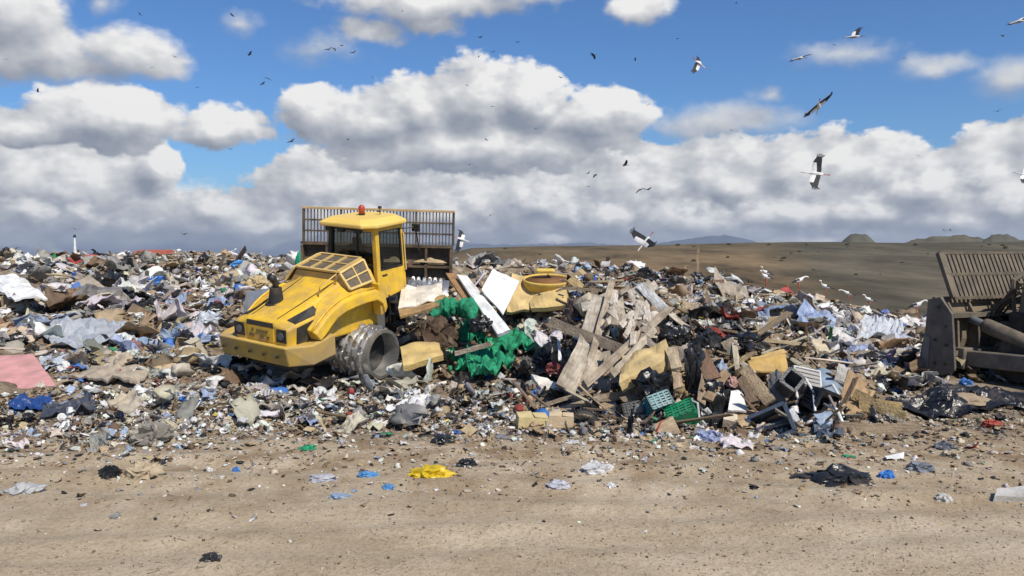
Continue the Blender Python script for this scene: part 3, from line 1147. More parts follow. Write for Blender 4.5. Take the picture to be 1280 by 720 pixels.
    gr.bar(cp(x1 - .02, -1, 3.25), cp(x1 - .02, -1, 3.25) + Vector((0, -.09, 0)), .03)
    gr.build('grab_rail', M['yellow_pale'], body, X=X)
    # seat and console
    st = MB().box((1.35, .05, 2.2), (.5, .55, .16))
    st.box((1.15, .05, 2.62), (.14, .52, .75), rot=Matrix.Rotation(R_(-8), 3, 'Y'))
    st.box((1.12, .05, 3.08), (.10, .28, .2))
    st.build('seat', M['seat_cloth'], body, X=X, bevel=.04)
    MB().box((1.75, .05, 2.3), (.22, .5, .7)).build('console', M['black'], body, X=X, bevel=.03)
    # roof: six-sided, slightly domed, with an overhang
    pl_ = [(.52, .74), (.52, -.62), (.80, -.92), (2.02, -.86), (2.30, -.50), (2.30, .50), (2.02, .86), (.80, .92)]
    rf = MB()
    rf.loft([[Vector((a, b, 3.50)) for a, b in pl_], [Vector((a * 1.0, b, 3.60)) for a, b in pl_], [Vector((1.4 + (a - 1.4) * .78, b * .72, 3.71)) for a, b in pl_]])
    roof = rf.build('cab_roof', M['yellow_roof'], root, X=X, bevel=.03)
    bc = MB().tube([(1.4, .10, 3.70), (1.4, .10, 3.76)], .085, 14)
    be = bc.build('beacon', M['black'], roof, X=X)
    MB().tube([(1.4, .10, 3.76), (1.4, .10, 3.93), (1.4, .10, 3.97)], [.085, .08, .03], 14).build('lens', M['red_lens'], be, X=X, smooth=True)
    an = MB().tube([(1.7, -.25, 3.70), (1.7, -.25, 3.88)], .012, 6)
    an.box((1.7, -.25, 3.9), (.07, .07, .06))
    an.build('antenna', M['black'], roof, X=X)
    # work lamps under the rear overhang
    for yy in (.5, .1, -.45):
        wl = MB().box((.62, yy, 3.44), (.12, .2, .12))
        wl.build('work_lamp', M['black'], roof, X=X, bevel=.02)
    # mirror on an arm ahead of the door
    mi = MB().tube([cp(x1, -1, 3.35), cp(x1 + .25, -1.3, 3.38), cp(x1 + .3, -1.38, 3.2), cp(x1 + .32, -1.4, 2.75)], .02, 6)
    mir = mi.build('mirror_arm', M['black'], root, X=X)
    MB().box(cp(x1 + .30, -1.36, 3.36), (.07, .24, .2)).build('mirror', M['black'], mir, X=X, bevel=.02)

    # rear drums
    Xd = X @ Matrix.Translation((0.03, 0, .62))
    for sg in (-1, 1):
        drum(root, Xd, sg, M['steel'], r=.57, w=1.33, inner=.30, rings=6, teeth=11)
    # front frame, steered to the left
    fx = Matrix.Translation(Vector((-3.55, 22.95, .62)) - Vector(CT)) @ frame_mat(R_(-4), R_(9), R_(3))
    Xf = fx @ Matrix.Translation((0, 0, .80))
    for sg in (-1, 1):
        drum(root, Xf, sg, M['steel'], r=.80, w=1.15, rings=6, teeth=14)
    mb = MB()
    mb.box((.0, 0, 1.0), (2.6, .8, .55))
    mb.tube([(0, -1.3, .8), (0, 1.3, .8)], .2, 14)
    mb.box((-1.2, 0, 1.0), (1.2, .5, .8))
    mb.bar((.6, -.45, .9), (2.0, -.45, .9), .22)
    mb.bar((.6, .45, .9), (2.0, .45, .9), .22)
    mb.build('front_frame', M['black'], root, X=fx)
    # blade with slatted trash rack on top: width 4.7 m
    bx = Matrix.Translation(Vector((-4.31, 25.1, 0)) - Vector(CT)) @ frame_mat(0, R_(3), R_(1.7))
    hw, zb, zs, zt = 2.36, .75, 3.22, 4.24
    CB = M['cage_brown']
    bl = MB()
    prof = [(.34, zb), (.10, zb + .5), (.02, zb + 1.1), (.06, zb + 1.8), (.18, zs), (.26, zs), (.14, zb + 1.8), (.10, zb + 1.1), (.18, zb + .5), (.42, zb)]
    bl.extrude(prof, -hw, hw)
    blade = bl.build('blade', CB, root, X=bx)
    rb = MB()
    for yy in np.linspace(-hw + .04, hw - .04, 7):
        rb.box((-.05, yy, (zb + zs) / 2 + .1), (.22, .07, zs - zb - .4))
    for zz in (zb + .5, zb + 1.15, zb + 1.8, zs - .03):
        rb.box((-.03, 0, zz), (.26, 2 * hw, .07))
    rb.build('stiffener', CB, blade, X=bx)
    soil_m = mat('caked_soil', (.42, .31, .18), .95, var=.2, bump=.5)
    for (ya, yb, zz) in ((1.3, 2.2, zb + 1.98), (-1.0, -.15, zb + 1.98), (-2.2, -1.15, zb + 2.0), (-.8, .1, zb + 1.3)):
        n = 8
        r0, r1, r2 = [], [], []
        vv = []
        for i in range(n + 1):
            u_ = ya + (yb - ya) * i / n
            hh = .16 * math.sin(PI * i / n) * (.7 + .5 * random.random())
            vv += [(-.20, u_, zz - .06), (-.10, u_, zz - .06 + hh), (.02, u_, zz - .06)]
        ff = []
        for i in range(n):
            for k in range(3):
                ff.append((i * 3 + k, i * 3 + (k + 1) % 3, (i + 1) * 3 + (k + 1) % 3, (i + 1) * 3 + k))
        MB().add(vv, ff + [(0, 1, 2), (n * 3 + 2, n * 3 + 1, n * 3)]).build('caked_soil', soil_m, blade, X=bx)
    rk = MB()
    for yy in np.linspace(-hw + .03, hw - .03, 46):
        rk.box((.22, yy, (zs + zt) / 2), (.03, .032, zt - zs))
    for zz in (zs + .34, zs + .68):
        rk.box((.21, 0, zz), (.06, 2 * hw, .055))
    for yy in (-hw, -hw * .5, 0, hw * .5, hw):
        rk.box((.21, yy, (zs + zt) / 2), (.08, .06, zt - zs))
    rack = rk.build('trash_rack', CB, blade, X=bx)
    MB().box((.21, 0, zt + .035), (.12, 2 * hw + .06, .075)).build('top_rail', mat('sandy_rail', (.50, .34, .16), .7, dirt=(.3, .22, .13)), blade, X=bx, bevel=.01)
    ce = MB().box((.40, 0, zb + .02), (.06, 2 * hw + .1, .22))
    ce.build('cutting_edge', M['steel'], blade, X=bx)
    for sg in (-1, 1):
        hy = MB().tube([(-1.9, sg * .55, 1.35), (-.9, sg * .55, 1.75)], .085, 10)
        hy.tube([(-1.0, sg * .55, 1.71), (.05, sg * .55, 2.1)], .05, 10)
        hy.build('hydraulic_ram', M['steel_grey'], root, X=bx)
    return root


compactor = make_compactor()


# ------------------------------------------------------------------ second machine, at the edge of the frame
def make_dozer():
    T = Vector((12.25, 19.8, 0.0))
    root = empty('landfill_dozer', T, 'dust covered landfill dozer with a tall ribbed blade, cut by the picture edge', 'dozer')
    X = frame_mat(R_(-23), R_(0), R_(0))
    DD, DP, DK, DG = M['dozer_dust'], M['dozer_pale'], M['dozer_dark'], M['dozer_grey']
    hw, zb, zs = 2.12, .0, 1.92
    bl = MB()
    prof = [(.48, zb), (.16, zb + .35), (.02, zb + .9), (.08, zb + 1.5), (.22, zs), (.30, zs), (.16, zb + 1.5), (.11, zb + .9), (.24, zb + .35), (.56, zb)]
    bl.extrude(prof, -hw, hw)
    blade = bl.build('blade', DP, root, X=X)
    side = [(-.42, .22), (-.10, .06), (.62, 0.0), (.58, .30), (.42, 1.1), (.36, 1.86), (.02, 1.94), (-.30, 1.55)]
    for sg in (-1, 1):
        MB().extrude(side, sg * hw, sg * (hw + .07)).build('end_plate', DG, blade, X=X, bevel=.012)
    for sg in (-1, 1):
        wp = MB()
        wp.panel([(.50, sg * (hw + .075), .10), (.30, sg * (hw + .075), .10), (.26, sg * (hw + .075), .95), (.42, sg * (hw + .075), 1.0)][::sg], .018)
        wp.build('wear_plate', M['steel_grey'], blade, X=X, bevel=.006)
        for bx_, bz in ((-.16, .34), (-.18, .8), (-.16, 1.25), (.05, 1.7), (.12, .34), (.12, .9)):
            MB().tube([(bx_, sg * (hw + .06), bz), (bx_, sg * (hw + .10), bz)], .035, 6).build('bolt', M['dozer_dark'], blade, X=X)
    MB().box((.52, 0, .06), (.07, 2 * hw + .3, .24)).build('cutting_edge', M['dozer_dark'], blade, X=X)
    # ribbed rack raked forward over the blade
    rk = MB()
    a0, a1 = Vector((.02, 0, zs - .02)), Vector((.46, 0, 2.98))
    for yy in np.linspace(hw - .52, -hw + .03, 25):
        o_ = Vector((0, yy, 0))
        rk.bar(a0 + o_, a1 + o_, .055, .10, up=(0, 1, 0))
    rk.build('rack_slat', DD, blade, X=X)
    rr = MB()
    for t in (.0, .52, 1.0):
        q = a0.lerp(a1, t)
        rr.bar(q + Vector((-.02, hw - .36, 0)), q + Vector((-.02, -hw, 0)), .07, .07)
    for yy in (-hw, hw - .40):
        rr.bar(a0 + Vector((0, yy, 0)), a1 + Vector((0, yy, 0)), .10, .16, up=(0, 1, 0))
    rr.build('rack_rail', DD, blade, X=X)
    # back plate that carries the rack, and the ribs of the blade's back
    bp = MB()
    bp.hexa([(.08, .95, 1.75), (.08, -1.3, 1.75), (.20, -1.3, 1.75), (.20, .95, 1.75), (.44, .62, 2.48), (.44, -1.1, 2.48), (.54, -1.1, 2.48), (.54, .62, 2.48)])
    bp.build('back_plate', DP, blade, X=X, bevel=.02)
    st = MB()
    for yy in (1.86, 1.15, .35, -.35, -1.15, -1.9):
        st.extrude([(.10, .25), (-.28, .45), (-.22, 1.35), (.06, 1.80)], yy - .03, yy + .03)
    st.box((-.10, 0, 1.50), (.34, 2 * hw - .1, .10))
    st.box((-.14, 0, .62), (.40, 2 * hw - .1, .12))
    st.build('stiffener', DD, blade, X=X)
    # push arms, rams
    for sg in (1, -1):
        ar = MB().bar((-.25, sg * 1.72, .50), (-4.0, sg * 1.62, .62), .30, .36)
        ar.box((-.30, sg * 1.72, .50), (.34, .5, .5))
        ar.build('push_arm', DG, root, X=X, bevel=.025)
        ram = MB().tube([(-.10, sg * 1.42, 1.44), (-.35, sg * 1.41, 1.36), (-1.5, sg * 1.36, .98)], [.10, .095, .09], 12)
        ram.build('ram_rod', M['steel_grey'], root, X=X, smooth=True)
        rm = MB().tube([(-.55, sg * 1.40, 1.29), (-.66, sg * 1.395, 1.255), (-3.2, sg * 1.28, .42)], [.165, .175, .175], 14)
        rm.build('hydraulic_ram', DD, root, X=X, smooth=True)
        tk = MB()
        n = 30
        ring = []
        for i in range(n):
            t = 2 * PI * i / n
            ring.append((-2.95 + 1.75 * max(-1, min(1, 1.35 * math.cos(t))) + .28 * math.cos(t), .56 + .54 * math.sin(t)))
        tk.extrude(ring, sg * 1.02, sg * 1.50)
        trk = tk.build('track', M['dozer_dark'], root, X=X)
        gs = MB()
        for i in range(n):
            a, b = Vector((ring[i][0], 0, ring[i][1])), Vector((ring[(i + 1) % n][0], 0, ring[(i + 1) % n][1]))
            m_ = (a + b) / 2
            nrm = Vector(((b - a).z, 0, -(b - a).x)).normalized()
            gs.bar(m_ + nrm * .02 + Vector((0, sg * 1.0, 0)), m_ + nrm * .02 + Vector((0, sg * 1.52, 0)), .24, .05, up=nrm)
        gs.build('tread', M['dozer_dark'], trk, X=X)
        wh = MB()
        for xx in (-4.85, -4.1, -3.4, -2.7, -1.85):
            wh.tube([(xx, sg * 1.50, .54), (xx, sg * 1.56, .54)], .26 if xx in (-4.85, -1.85) else .16, 14)
        wh.build('roller', DD, trk, X=X)
    # body, hood with radiator guard, cab
    bd = MB().box((-3.0, 0, 1.15), (4.4, 1.9, .9))
    bd.box((-.75, .1, .95), (.5, 1.5, .8))
    bd.build('hull', DK, root, X=X, bevel=.04)
    hd = MB().hexa([(-3.6, .9, 1.5), (-3.6, -.9, 1.5), (-.95, -.9, 1.3), (-.95, .9, 1.3), (-3.6, .84, 2.62), (-3.6, -.84, 2.62), (-1.05, -.82, 2.42), (-1.05, .82, 2.42)])
    hood = hd.build('hood', DD, root, X=X, bevel=.05)
    g = MB()
    for k in range(9):
        g.bar((-.93, .8, 1.38 + k * .11), (-.94, -.8, 1.38 + k * .11), .03)
    g.build('grille', DK, hood, X=X)
    MB().tube([(-2.4, .3, 2.3), (-2.4, .3, 2.95)], .07, 10).build('exhaust_pipe', DK, hood, X=X)
    # lift ram yoke with hoses in front of the grille
    yk = MB().tube([(-.85, .75, 1.2), (-.75, .75, 2.35), (-.75, .3, 2.5), (-.75, -.3, 2.5), (-.75, -.75, 2.35), (-.85, -.75, 1.2)], .07, 8)
    yk.bar((-.75, .5, 2.3), (.05, .5, 1.2), .10)
    yk.bar((-.75, -.5, 2.3), (.05, -.5, 1.2), .10)
    yk.build('lift_yoke', DD, root, X=X)
    hs = MB()
    for k in range(4):
        y_ = .75 - .16 * k
        hs.tube([(-1.2, y_, 1.9), (-.85, y_ + .06, 2.1 - .06 * k), (-.45, y_ + .1, 1.75), (-.15, y_ + .06, 1.35)], .025, 6)
    hs.build('hose', M['dozer_dark'], root, X=X)
    cb = MB()
    for xx, yy in ((-3.75, .78), (-3.75, -.78), (-5.0, .78), (-5.0, -.78)):
        cb.bar((xx, yy, 1.6), (xx, yy, 3.15), .12)
    cb.box((-4.4, 0, 1.85), (1.4, 1.66, .7))
    cab = cb.build('cab', DD, root, X=X, bevel=.02)
    MB().box((-4.38, 0, 3.2), (1.7, 1.9, .14)).build('cab_roof', DD, root, X=X, bevel=.04)
    for q in ([(-3.70, .72, 2.25), (-3.70, -.72, 2.25), (-3.70, -.72, 3.1), (-3.70, .72, 3.1)], [(-3.8, .79, 2.25), (-4.95, .79, 2.25), (-4.95, .79, 3.1), (-3.8, .79, 3.1)]):
        MB().panel(q, .01).build('window', M['glass'], cab, X=X)
    return root


dozer = make_dozer()

# ------------------------------------------------------------------ shapes of waste
def _n3(v, s, seed):
    return noise.noise_vector(v * s + Vector((seed * 3.7, seed * 1.9, -seed * 2.3)))


def ico(sub):
    import bmesh
    bm = bmesh.new()
    bmesh.ops.create_icosphere(bm, subdivisions=sub, radius=1)
    vs = [v.co.copy() for v in bm.verts]
    fs = [tuple(v.index for v in f.verts) for f in bm.faces]
    bm.free()
    return vs, fs


_ICO = {k: ico(k) for k in (1, 2, 3, 4)}


def blob_vf(seed, sub=3, amp=.35, squash=(1, .8, .6), fold=1.6, knot=False):
    """a crumpled bag: a ball with folded, creased skin and a flattened foot"""
    vs, fs = _ICO[sub]
    out = []
    for v in vs:
        d = _n3(v, fold, seed) * amp
        r = 1 + amp * .8 * (abs(noise.noise(v * fold * 1.7 + Vector((seed, 0, seed * 2)))) * 2 - .7)
        r -= amp * .5 * abs(noise.noise(v * fold * 4.1 + Vector((0, seed, 0))))
        q = v * r + d
        if knot:
            t = max(0, v.z - .72) / .28
            q = Vector((q.x * (1 - .8 * t), q.y * (1 - .8 * t), q.z + .55 * t))
        q = Vector((q.x * squash[0], q.y * squash[1], q.z * squash[2]))
        if q.z < -.35 * squash[2]:
            q.z = -.35 * squash[2] + (q.z + .35 * squash[2]) * .25
        out.append(q)
    return out, fs


def sheet_vf(seed, n=10, w=1.0, h=1.0, amp=.16, fold=2.2, thick=.012, curl=0.0, torn=.06):
    """a creased sheet with ragged edges and real thickness"""
    top, fs = [], []
    for j in range(n + 1):
        for i in range(n + 1):
            u, v = i / n - .5, j / n - .5
            edge = max(abs(u), abs(v)) * 2
            q = Vector((u * w, v * h, 0))
            e = noise.noise_vector(Vector((u * 5, v * 5, seed * 1.3)))
            q += Vector((e.x, e.y, 0)) * torn * edge
            z = noise.noise(Vector((u * fold, v * fold, seed * 2.1))) * amp * 2
            z += abs(noise.noise(Vector((u * fold * 2.3, v * fold * 1.1, seed + 9)))) * amp * 1.4
            z += noise.noise(Vector((u * fold * 5, v * fold * 5, seed + 4))) * amp * .35
            z += curl * u * u * 2
            s_ = noise.noise_vector(Vector((u * fold * 1.5, v * fold * 1.5, seed + 20))) * amp * .5
            top.append(q + Vector((s_.x, s_.y, z)))
    m = n + 1
    bot = [q - Vector((0, 0, thick)) for q in top]
    k = len(top)
    for j in range(n):
        for i in range(n):
            a, b, c, d = j * m + i, j * m + i + 1, (j + 1) * m + i + 1, (j + 1) * m + i
            fs.append((a, b, c, d))
            fs.append((d + k, c + k, b + k, a + k))
    rim = [j for j in range(m)] + [j * m + n for j in range(1, m)] + [n * m + i for i in range(n - 1, -1, -1)] + [j * m for j in range(n - 1, 0, -1)]
    for a, b in zip(rim, rim[1:] + rim[:1]):
        fs.append((b, a, a + k, b + k))
    return top + bot, fs


def card_vf(seed, w=1.0, h=.7, thick=.02, flaps=2):
    """torn corrugated board folded along one or two lines"""
    r = random.Random(seed)
    cuts = [-.5] + sorted(r.uniform(-.25, .3) for _ in range(flaps - 1)) + [.5]
    pts, x, z, a = [], 0, 0, r.uniform(-.3, .3)
    for k in range(len(cuts) - 1):
        L_ = (cuts[k + 1] - cuts[k]) * w
        if k == 0:
            pts.append((x, z))
        nn = 3
        for _ in range(nn):
            x += math.cos(a) * L_ / nn
            z += math.sin(a) * L_ / nn
            a += r.uniform(-.08, .08)
            pts.append((x, z))
        a += r.choice((-1, 1)) * r.uniform(.5, 1.3)
    mx = sum(p[0] for p in pts) / len(pts)
    mz = sum(p[1] for p in pts) / len(pts)
    rows = 4
    top = []
    for j in range(rows + 1):
        v = j / rows - .5
        for i, (px_, pz) in enumerate(pts):
            e = noise.noise(Vector((i * .9, j * 1.1, seed * 1.7)))
            ed = 1 if j in (0, rows) else 0
            top.append(Vector((px_ - mx + e * .03, v * h + ed * e * .12 * h, pz - mz + e * .025)))
    m = len(pts)
    k = len(top)
    bot = [q - Vector((0, 0, thick)) for q in top]
    fs = []
    for j in range(rows):
        for i in range(m - 1):
            a_, b, c, d = j * m + i, j * m + i + 1, (j + 1) * m + i + 1, (j + 1) * m + i
            fs += [(a_, b, c, d), (d + k, c + k, b + k, a_ + k)]
    rim = list(range(m)) + [j * m + m - 1 for j in range(1, rows + 1)] + [rows * m + i for i in range(m - 2, -1, -1)] + [j * m for j in range(rows - 1, 0, -1)]
    for a_, b in zip(rim, rim[1:] + rim[:1]):
        fs.append((b, a_, a_ + k, b + k))
    return top + bot, fs


def plank_vf(seed, L_=1.0, w=.12, t=.03):
    """a sawn board, split at its ends"""
    r = random.Random(seed)
    n, vs, fs = 6, [], []
    bow = r.uniform(-.03, .03)
    for i in range(n + 1):
        x = (i / n - .5) * L_
        z = bow * math.sin(PI * i / n)
        e0, e1 = r.uniform(-.01, .01), r.uniform(-.01, .01)
        ex = (r.uniform(-.05, .05) if i in (0, n) else 0, r.uniform(-.05, .05) if i in (0, n) else 0)
        vs += [(x + ex[0], -w / 2 + e0, z - t / 2), (x + ex[1], w / 2 + e1, z - t / 2), (x + ex[1], w / 2 + e1, z + t / 2), (x + ex[0], -w / 2 + e0, z + t / 2)]
    for i in range(n):
        for k in range(4):
            k2 = (k + 1) % 4
            fs.append((i * 4 + k, i * 4 + k2, (i + 1) * 4 + k2, (i + 1) * 4 + k))
    fs += [(3, 2, 1, 0), (n * 4, n * 4 + 1, n * 4 + 2, n * 4 + 3)]
    return [Vector(v) for v in vs], fs


def shard_vf(seed, t=.05):
    """a broken piece of board or foam with an uneven outline"""
    r = random.Random(seed)
    n = r.randint(5, 8)
    ang = sorted(r.uniform(0, 2 * PI) for _ in range(n))
    ang = [2 * PI * (k + r.uniform(-.3, .3)) / n for k in range(n)]
    R0 = [(math.cos(a) * r.uniform(.34, .56), math.sin(a) * r.uniform(.24, .46)) for a in ang]
    vs = [Vector((x, y, -t / 2)) for x, y in R0] + [Vector((x * .96 + r.uniform(-.02, .02), y * .96, t / 2 + r.uniform(-.2, .2) * t)) for x, y in R0]
    fs = [tuple(range(n - 1, -1, -1)), tuple(range(n, 2 * n))] + [(k, (k + 1) % n, (k + 1) % n + n, k + n) for k in range(n)]
    return vs, fs


def vf_mesh(name, vf, m, smooth=False):
    me = bpy.data.meshes.new(name)
    me.from_pydata([tuple(v) for v in vf[0]], [], vf[1])
    me.materials.append(m)
    if smooth:
        me.polygons.foreach_set('use_smooth', [True] * len(me.polygons))
    me.update()
    return me


# ------------------------------------------------------------------ pieces one can point to
LM = []            # (px, py, short reference) used to say where the smaller pieces lie


def land(ref, px, py):
    if ref:
        LM.append((px, py, ref))


for q in (('the compactor counterweight', 315, 455), ('the compactor cab', 470, 320), ('the compactor bonnet', 370, 370), ('the compactor drum', 455, 440), ('the trash rack', 395, 300), ('the dozer blade', 1172, 430), ('the dozer push arm', 1230, 470)):
    land(*q)


def world_pt(c, lift=0.0):
    if len(c) == 3 and c[2] is not None:
        p = W(c[0], c[1], c[2])
    else:
        p = hit1(c[0], c[1])
    return p + Vector((0, 0, lift))


def place_mesh(name, me, loc, rot=None, scale=None, col=None):
    o = bpy.data.objects.new(name, me)
    o.location = loc
    if rot is not None:
        o.rotation_euler = rot
    if scale is not None:
        o.scale = scale if isinstance(scale, (tuple, list, Vector)) else (scale,) * 3
    if col is not None:
        setcol(o, col)
    C.objects.link(o)
    return o


def slab(name, label, cat, ref, cs, t, m, col, warp=.02, n=6, group=None, seed=1, lift=0.0):
    """a board, mattress or sheet between four corners of the place, t metres thick, slightly uneven"""
    q = [world_pt(c, lift) for c in cs]
    nn = (q[1] - q[0]).cross(q[3] - q[0]).normalized()
    cam_ = Vector((0, 0, EYE)) - q[0]
    if nn.dot(cam_) < 0:
        nn = -nn
    ctr = (q[0] + q[1] + q[2] + q[3]) / 4
    sz = (q[1] - q[0]).length
    top = []
    for j in range(n + 1):
        for i in range(n + 1):
            u, v = i / n, j / n
            p = (q[0] * (1 - u) + q[1] * u) * (1 - v) + (q[3] * (1 - u) + q[2] * u) * v
            p = p - ctr
            e = noise.noise_vector(p * (3.0 / max(sz, .3)) + Vector((seed * 5, seed, 0)))
            p += nn * e.x * warp * 2 + e * warp * .6
            if 0 < i < n and 0 < j < n:
                p += nn * warp * .4
            top.append(p)
    m_ = n + 1
    k = len(top)
    bot = [p - nn * t for p in top]
    fs = []
    for j in range(n):
        for i in range(n):
            a, b, c, d = j * m_ + i, j * m_ + i + 1, (j + 1) * m_ + i + 1, (j + 1) * m_ + i
            fs += [(a, b, c, d), (d + k, c + k, b + k, a + k)]
    rim = list(range(m_)) + [j * m_ + n for j in range(1, m_)] + [n * m_ + i for i in range(n - 1, -1, -1)] + [j * m_ for j in range(n - 1, 0, -1)]
    for a, b in zip(rim, rim[1:] + rim[:1]):
        fs.append((b, a, a + k, b + k))
    o = MB().add(top + bot, fs).build(name, m)
    o.location = ctr
    setcol(o, col)
    tag(o, label, cat, group)
    land(ref, sum(c[0] for c in cs) / 4, sum(c[1] for c in cs) / 4)
    return o


def bag(name, label, cat, ref, px, py, wpx, hpx, m, col, Y=None, seed=None, amp=.35, group=None, sub=4, depth=None, fold=1.6, knot=False, yaw=None, sink=.12):
    """crumpled bag or heap centred on a pixel, its width and height given in photo pixels"""
    seed = int(px * 7 + py) if seed is None else seed
    foot = world_pt((px, py + hpx * .5, Y))
    k = foot.y / F
    w, h = wpx * k, hpx * k * 1.05
    d = depth or w * .75
    vs, fs = blob_vf(seed, sub, amp, (.5, .5, .55), fold, knot)
    zmin = min(v.z for v in vs)
    zmax = max(v.z for v in vs)
    xm = max(abs(v.x) for v in vs)
    ym = max(abs(v.y) for v in vs)
    vs = [Vector((v.x / xm * w / 2, v.y / ym * d / 2, (v.z - zmin) / (zmax - zmin) * h)) for v in vs]
    me = vf_mesh(name, (vs, fs), m, smooth=True)
    me.set_sharp_from_angle(angle=R_(38))
    o = place_mesh(name, me, foot - Vector((0, 0, h * sink)), (0, 0, yaw or 0), None, col)
    tag(o, label, cat, group)
    land(ref, px, py)
    return o


def spread(name, label, cat, ref, cs, m, col, amp=.06, n=14, lift=.05, seed=3, fold=3.0, thick=.012, group=None, ragged=.08):
    """a sheet lying on the rubbish: its corners given in photo pixels, its surface following what lies beneath"""
    q = [np.array(hit1(c[0], c[1])) for c in cs]
    top = []
    for j in range(n + 1):
        for i in range(n + 1):
            u, v = i / n, j / n
            e = noise.noise_vector(Vector((u * 4, v * 4, seed)))
            ed = max(abs(u - .5), abs(v - .5)) * 2
            u2, v2 = u + e.x * ragged * ed, v + e.y * ragged * ed
            p = (q[0] * (1 - u2) + q[1] * u2) * (1 - v2) + (q[3] * (1 - u2) + q[2] * u2) * v2
            top.append(p)
    P = np.array(top)
    z = H(P[:, 0], P[:, 1])
    sz = np.linalg.norm(q[1] - q[0])
    vs = []
    for p, zz in zip(P, z):
        a = Vector((p[0], p[1], 0)) * (fold / max(sz, .4)) + Vector((seed, seed * 2, 0))
        dz = noise.noise(a) * amp + abs(noise.noise(a * 2.1)) * amp * 1.5 + noise.noise(a * 4.6) * amp * .4
        s_ = noise.noise_vector(a * 1.7) * amp * .5
        vs.append(Vector((p[0] + s_.x, p[1] + s_.y, zz + lift + max(dz, -lift * .7))))
    ctr = sum(vs, Vector()) / len(vs)
    vs = [v - ctr for v in vs]
    m_ = n + 1
    k = len(vs)
    bot = [v - Vector((0, 0, thick)) for v in vs]
    fs = []
    for j in range(n):
        for i in range(n):
            a, b, c, d = j * m_ + i, j * m_ + i + 1, (j + 1) * m_ + i + 1, (j + 1) * m_ + i
            fs += [(a, b, c, d), (d + k, c + k, b + k, a + k)]
    rim = list(range(m_)) + [j * m_ + n for j in range(1, m_)] + [n * m_ + i for i in range(n - 1, -1, -1)] + [j * m_ for j in range(n - 1, 0, -1)]
    for a, b in zip(rim, rim[1:] + rim[:1]):
        fs.append((b, a, a + k, b + k))
    o = MB().add(vs + bot, fs).build(name, m)
    o.location = ctr
    setcol(o, col)
    tag(o, label, cat, group)
    land(ref, sum(c[0] for c in cs) / 4, sum(c[1] for c in cs) / 4)
    return o


def stick(name, label, cat, ref, a, b, w, t, m, col, group=None, seed=1, up=None):
    """a plank or pole from one point to another (px, py, distance)"""
    A, B = world_pt(a), world_pt(b)
    d = (B - A)
    vf = plank_vf(seed, d.length, w, t)
    me = vf_mesh(name, vf, m)
    o = place_mesh(name, me, (A + B) / 2, None, None, col)
    x = d.normalized()
    u = Vector(up) if up else (Vector((0, 0, EYE)) - A).normalized()
    y = u.cross(x).normalized()
    z = x.cross(y)
    o.rotation_euler = Matrix(((x.x, y.x, z.x), (x.y, y.y, z.y), (x.z, y.z, z.z))).to_euler()
    tag(o, label, cat, group)
    land(ref, (a[0] + b[0]) / 2, (a[1] + b[1]) / 2)
    return o


PL, MT, SH, WD = M['plastic'], M['matte'], M['shiny'], M['wood']
WHITE, OFFW, GREY, BLACK = (.78, .78, .76), (.62, .60, .55), (.32, .32, .32), (.016, .016, .017)
TAN, CARD, BROWN, PINK = (.50, .39, .24), (.40, .27, .14), (.14, .085, .045), (.62, .30, .29)
BLUE, PBLUE, GREEN, YEL, RED = (.035, .17, .58), (.36, .47, .62), (.010, .25, .12), (.80, .58, .03), (.42, .05, .04)
WOODC, WOODL = (.32, .255, .18), (.43, .355, .26)

# --- left slope
slab('foam_mattress', 'faded pink foam mattress lying flat on the rubbish at the picture edge', 'mattress', 'the pink mattress', [(-42, 446, 19.2), (41, 442, 19.2), (72, 484, 17.2), (-18, 492, 17.0)], .16, MT, PINK, .02, 10)
slab('curved_panel', 'large curved white panel sheet high on the slope, shaded underneath', 'panel', 'the curved white panel', [(-20, 350, 30), (20, 342, 30.5), (60, 371, 27.5), (18, 376, 27)], .07, MT, WHITE, .10, 10, seed=4)
spread('plastic_sheet', 'wide pale bluish grey plastic sheet crumpled across the left slope', 'plastic sheet', 'the wide pale plastic sheet', [(58, 412), (160, 400), (166, 425), (64, 440)], PL, (.50, .53, .57), .20, 18, .12, 5, 5)
spread('carpet_strip', 'long folded beige carpet lying beside the pink mattress', 'carpet', 'the beige carpet', [(84, 474), (150, 456), (188, 474), (165, 492)], MT, (.42, .35, .26), .10, 14, .12, 9, 3, .05)
spread('carpet_strip', 'narrow strip of beige carpet curling up towards the slope', 'carpet', None, [(132, 458), (150, 445), (166, 452), (150, 466)], MT, (.44, .37, .27), .08, 10, .10, 15, 3, .05)
spread('tarpaulin', 'crumpled deep blue tarpaulin just below the pink mattress', 'tarpaulin', 'the blue tarpaulin', [(12, 504), (62, 502), (66, 514), (14, 516)], PL, (.03, .09, .30), .10, 12, .08, 4, 4)
stick('panel_strip', 'pale blue plastic strip propped up beside the blue tarpaulin', 'strip', None, (66, 515, 15.6), (112, 494, 16.6), .20, .03, PL, (.34, .46, .70))
spread('tarpaulin', 'slate grey tarpaulin piece sagging under the pale blue strip', 'tarpaulin', 'the slate tarpaulin', [(58, 512), (112, 502), (122, 522), (54, 526)], PL, (.09, .10, .13), .12, 12, .08, 6, 4)
spread('plastic_sheet', 'whitish blue sheet lying beside the top of the pink mattress', 'plastic sheet', 'the whitish blue sheet', [(48, 456), (90, 448), (88, 460), (56, 470)], PL, (.56, .62, .70), .06, 10, .12, 7, 3)
slab('cardboard_box', 'flattened tan cardboard box under the black bags on the left crest', 'cardboard', 'the flattened tan box', [(92, 353, 34), (112, 344, 34), (136, 362, 31.5), (110, 369, 31)], .12, MT, (.46, .38, .28), .03, 6)
bag('bin_bag', 'heap of black bin liner beside the flattened tan box', 'bin bag', 'the black liner on the crest', 143, 349, 44, 28, SH, BLACK)
bag('bin_bag', 'dark grey bin bag above the curved white panel', 'bin bag', None, 36, 334, 34, 18, SH, (.05, .05, .055))
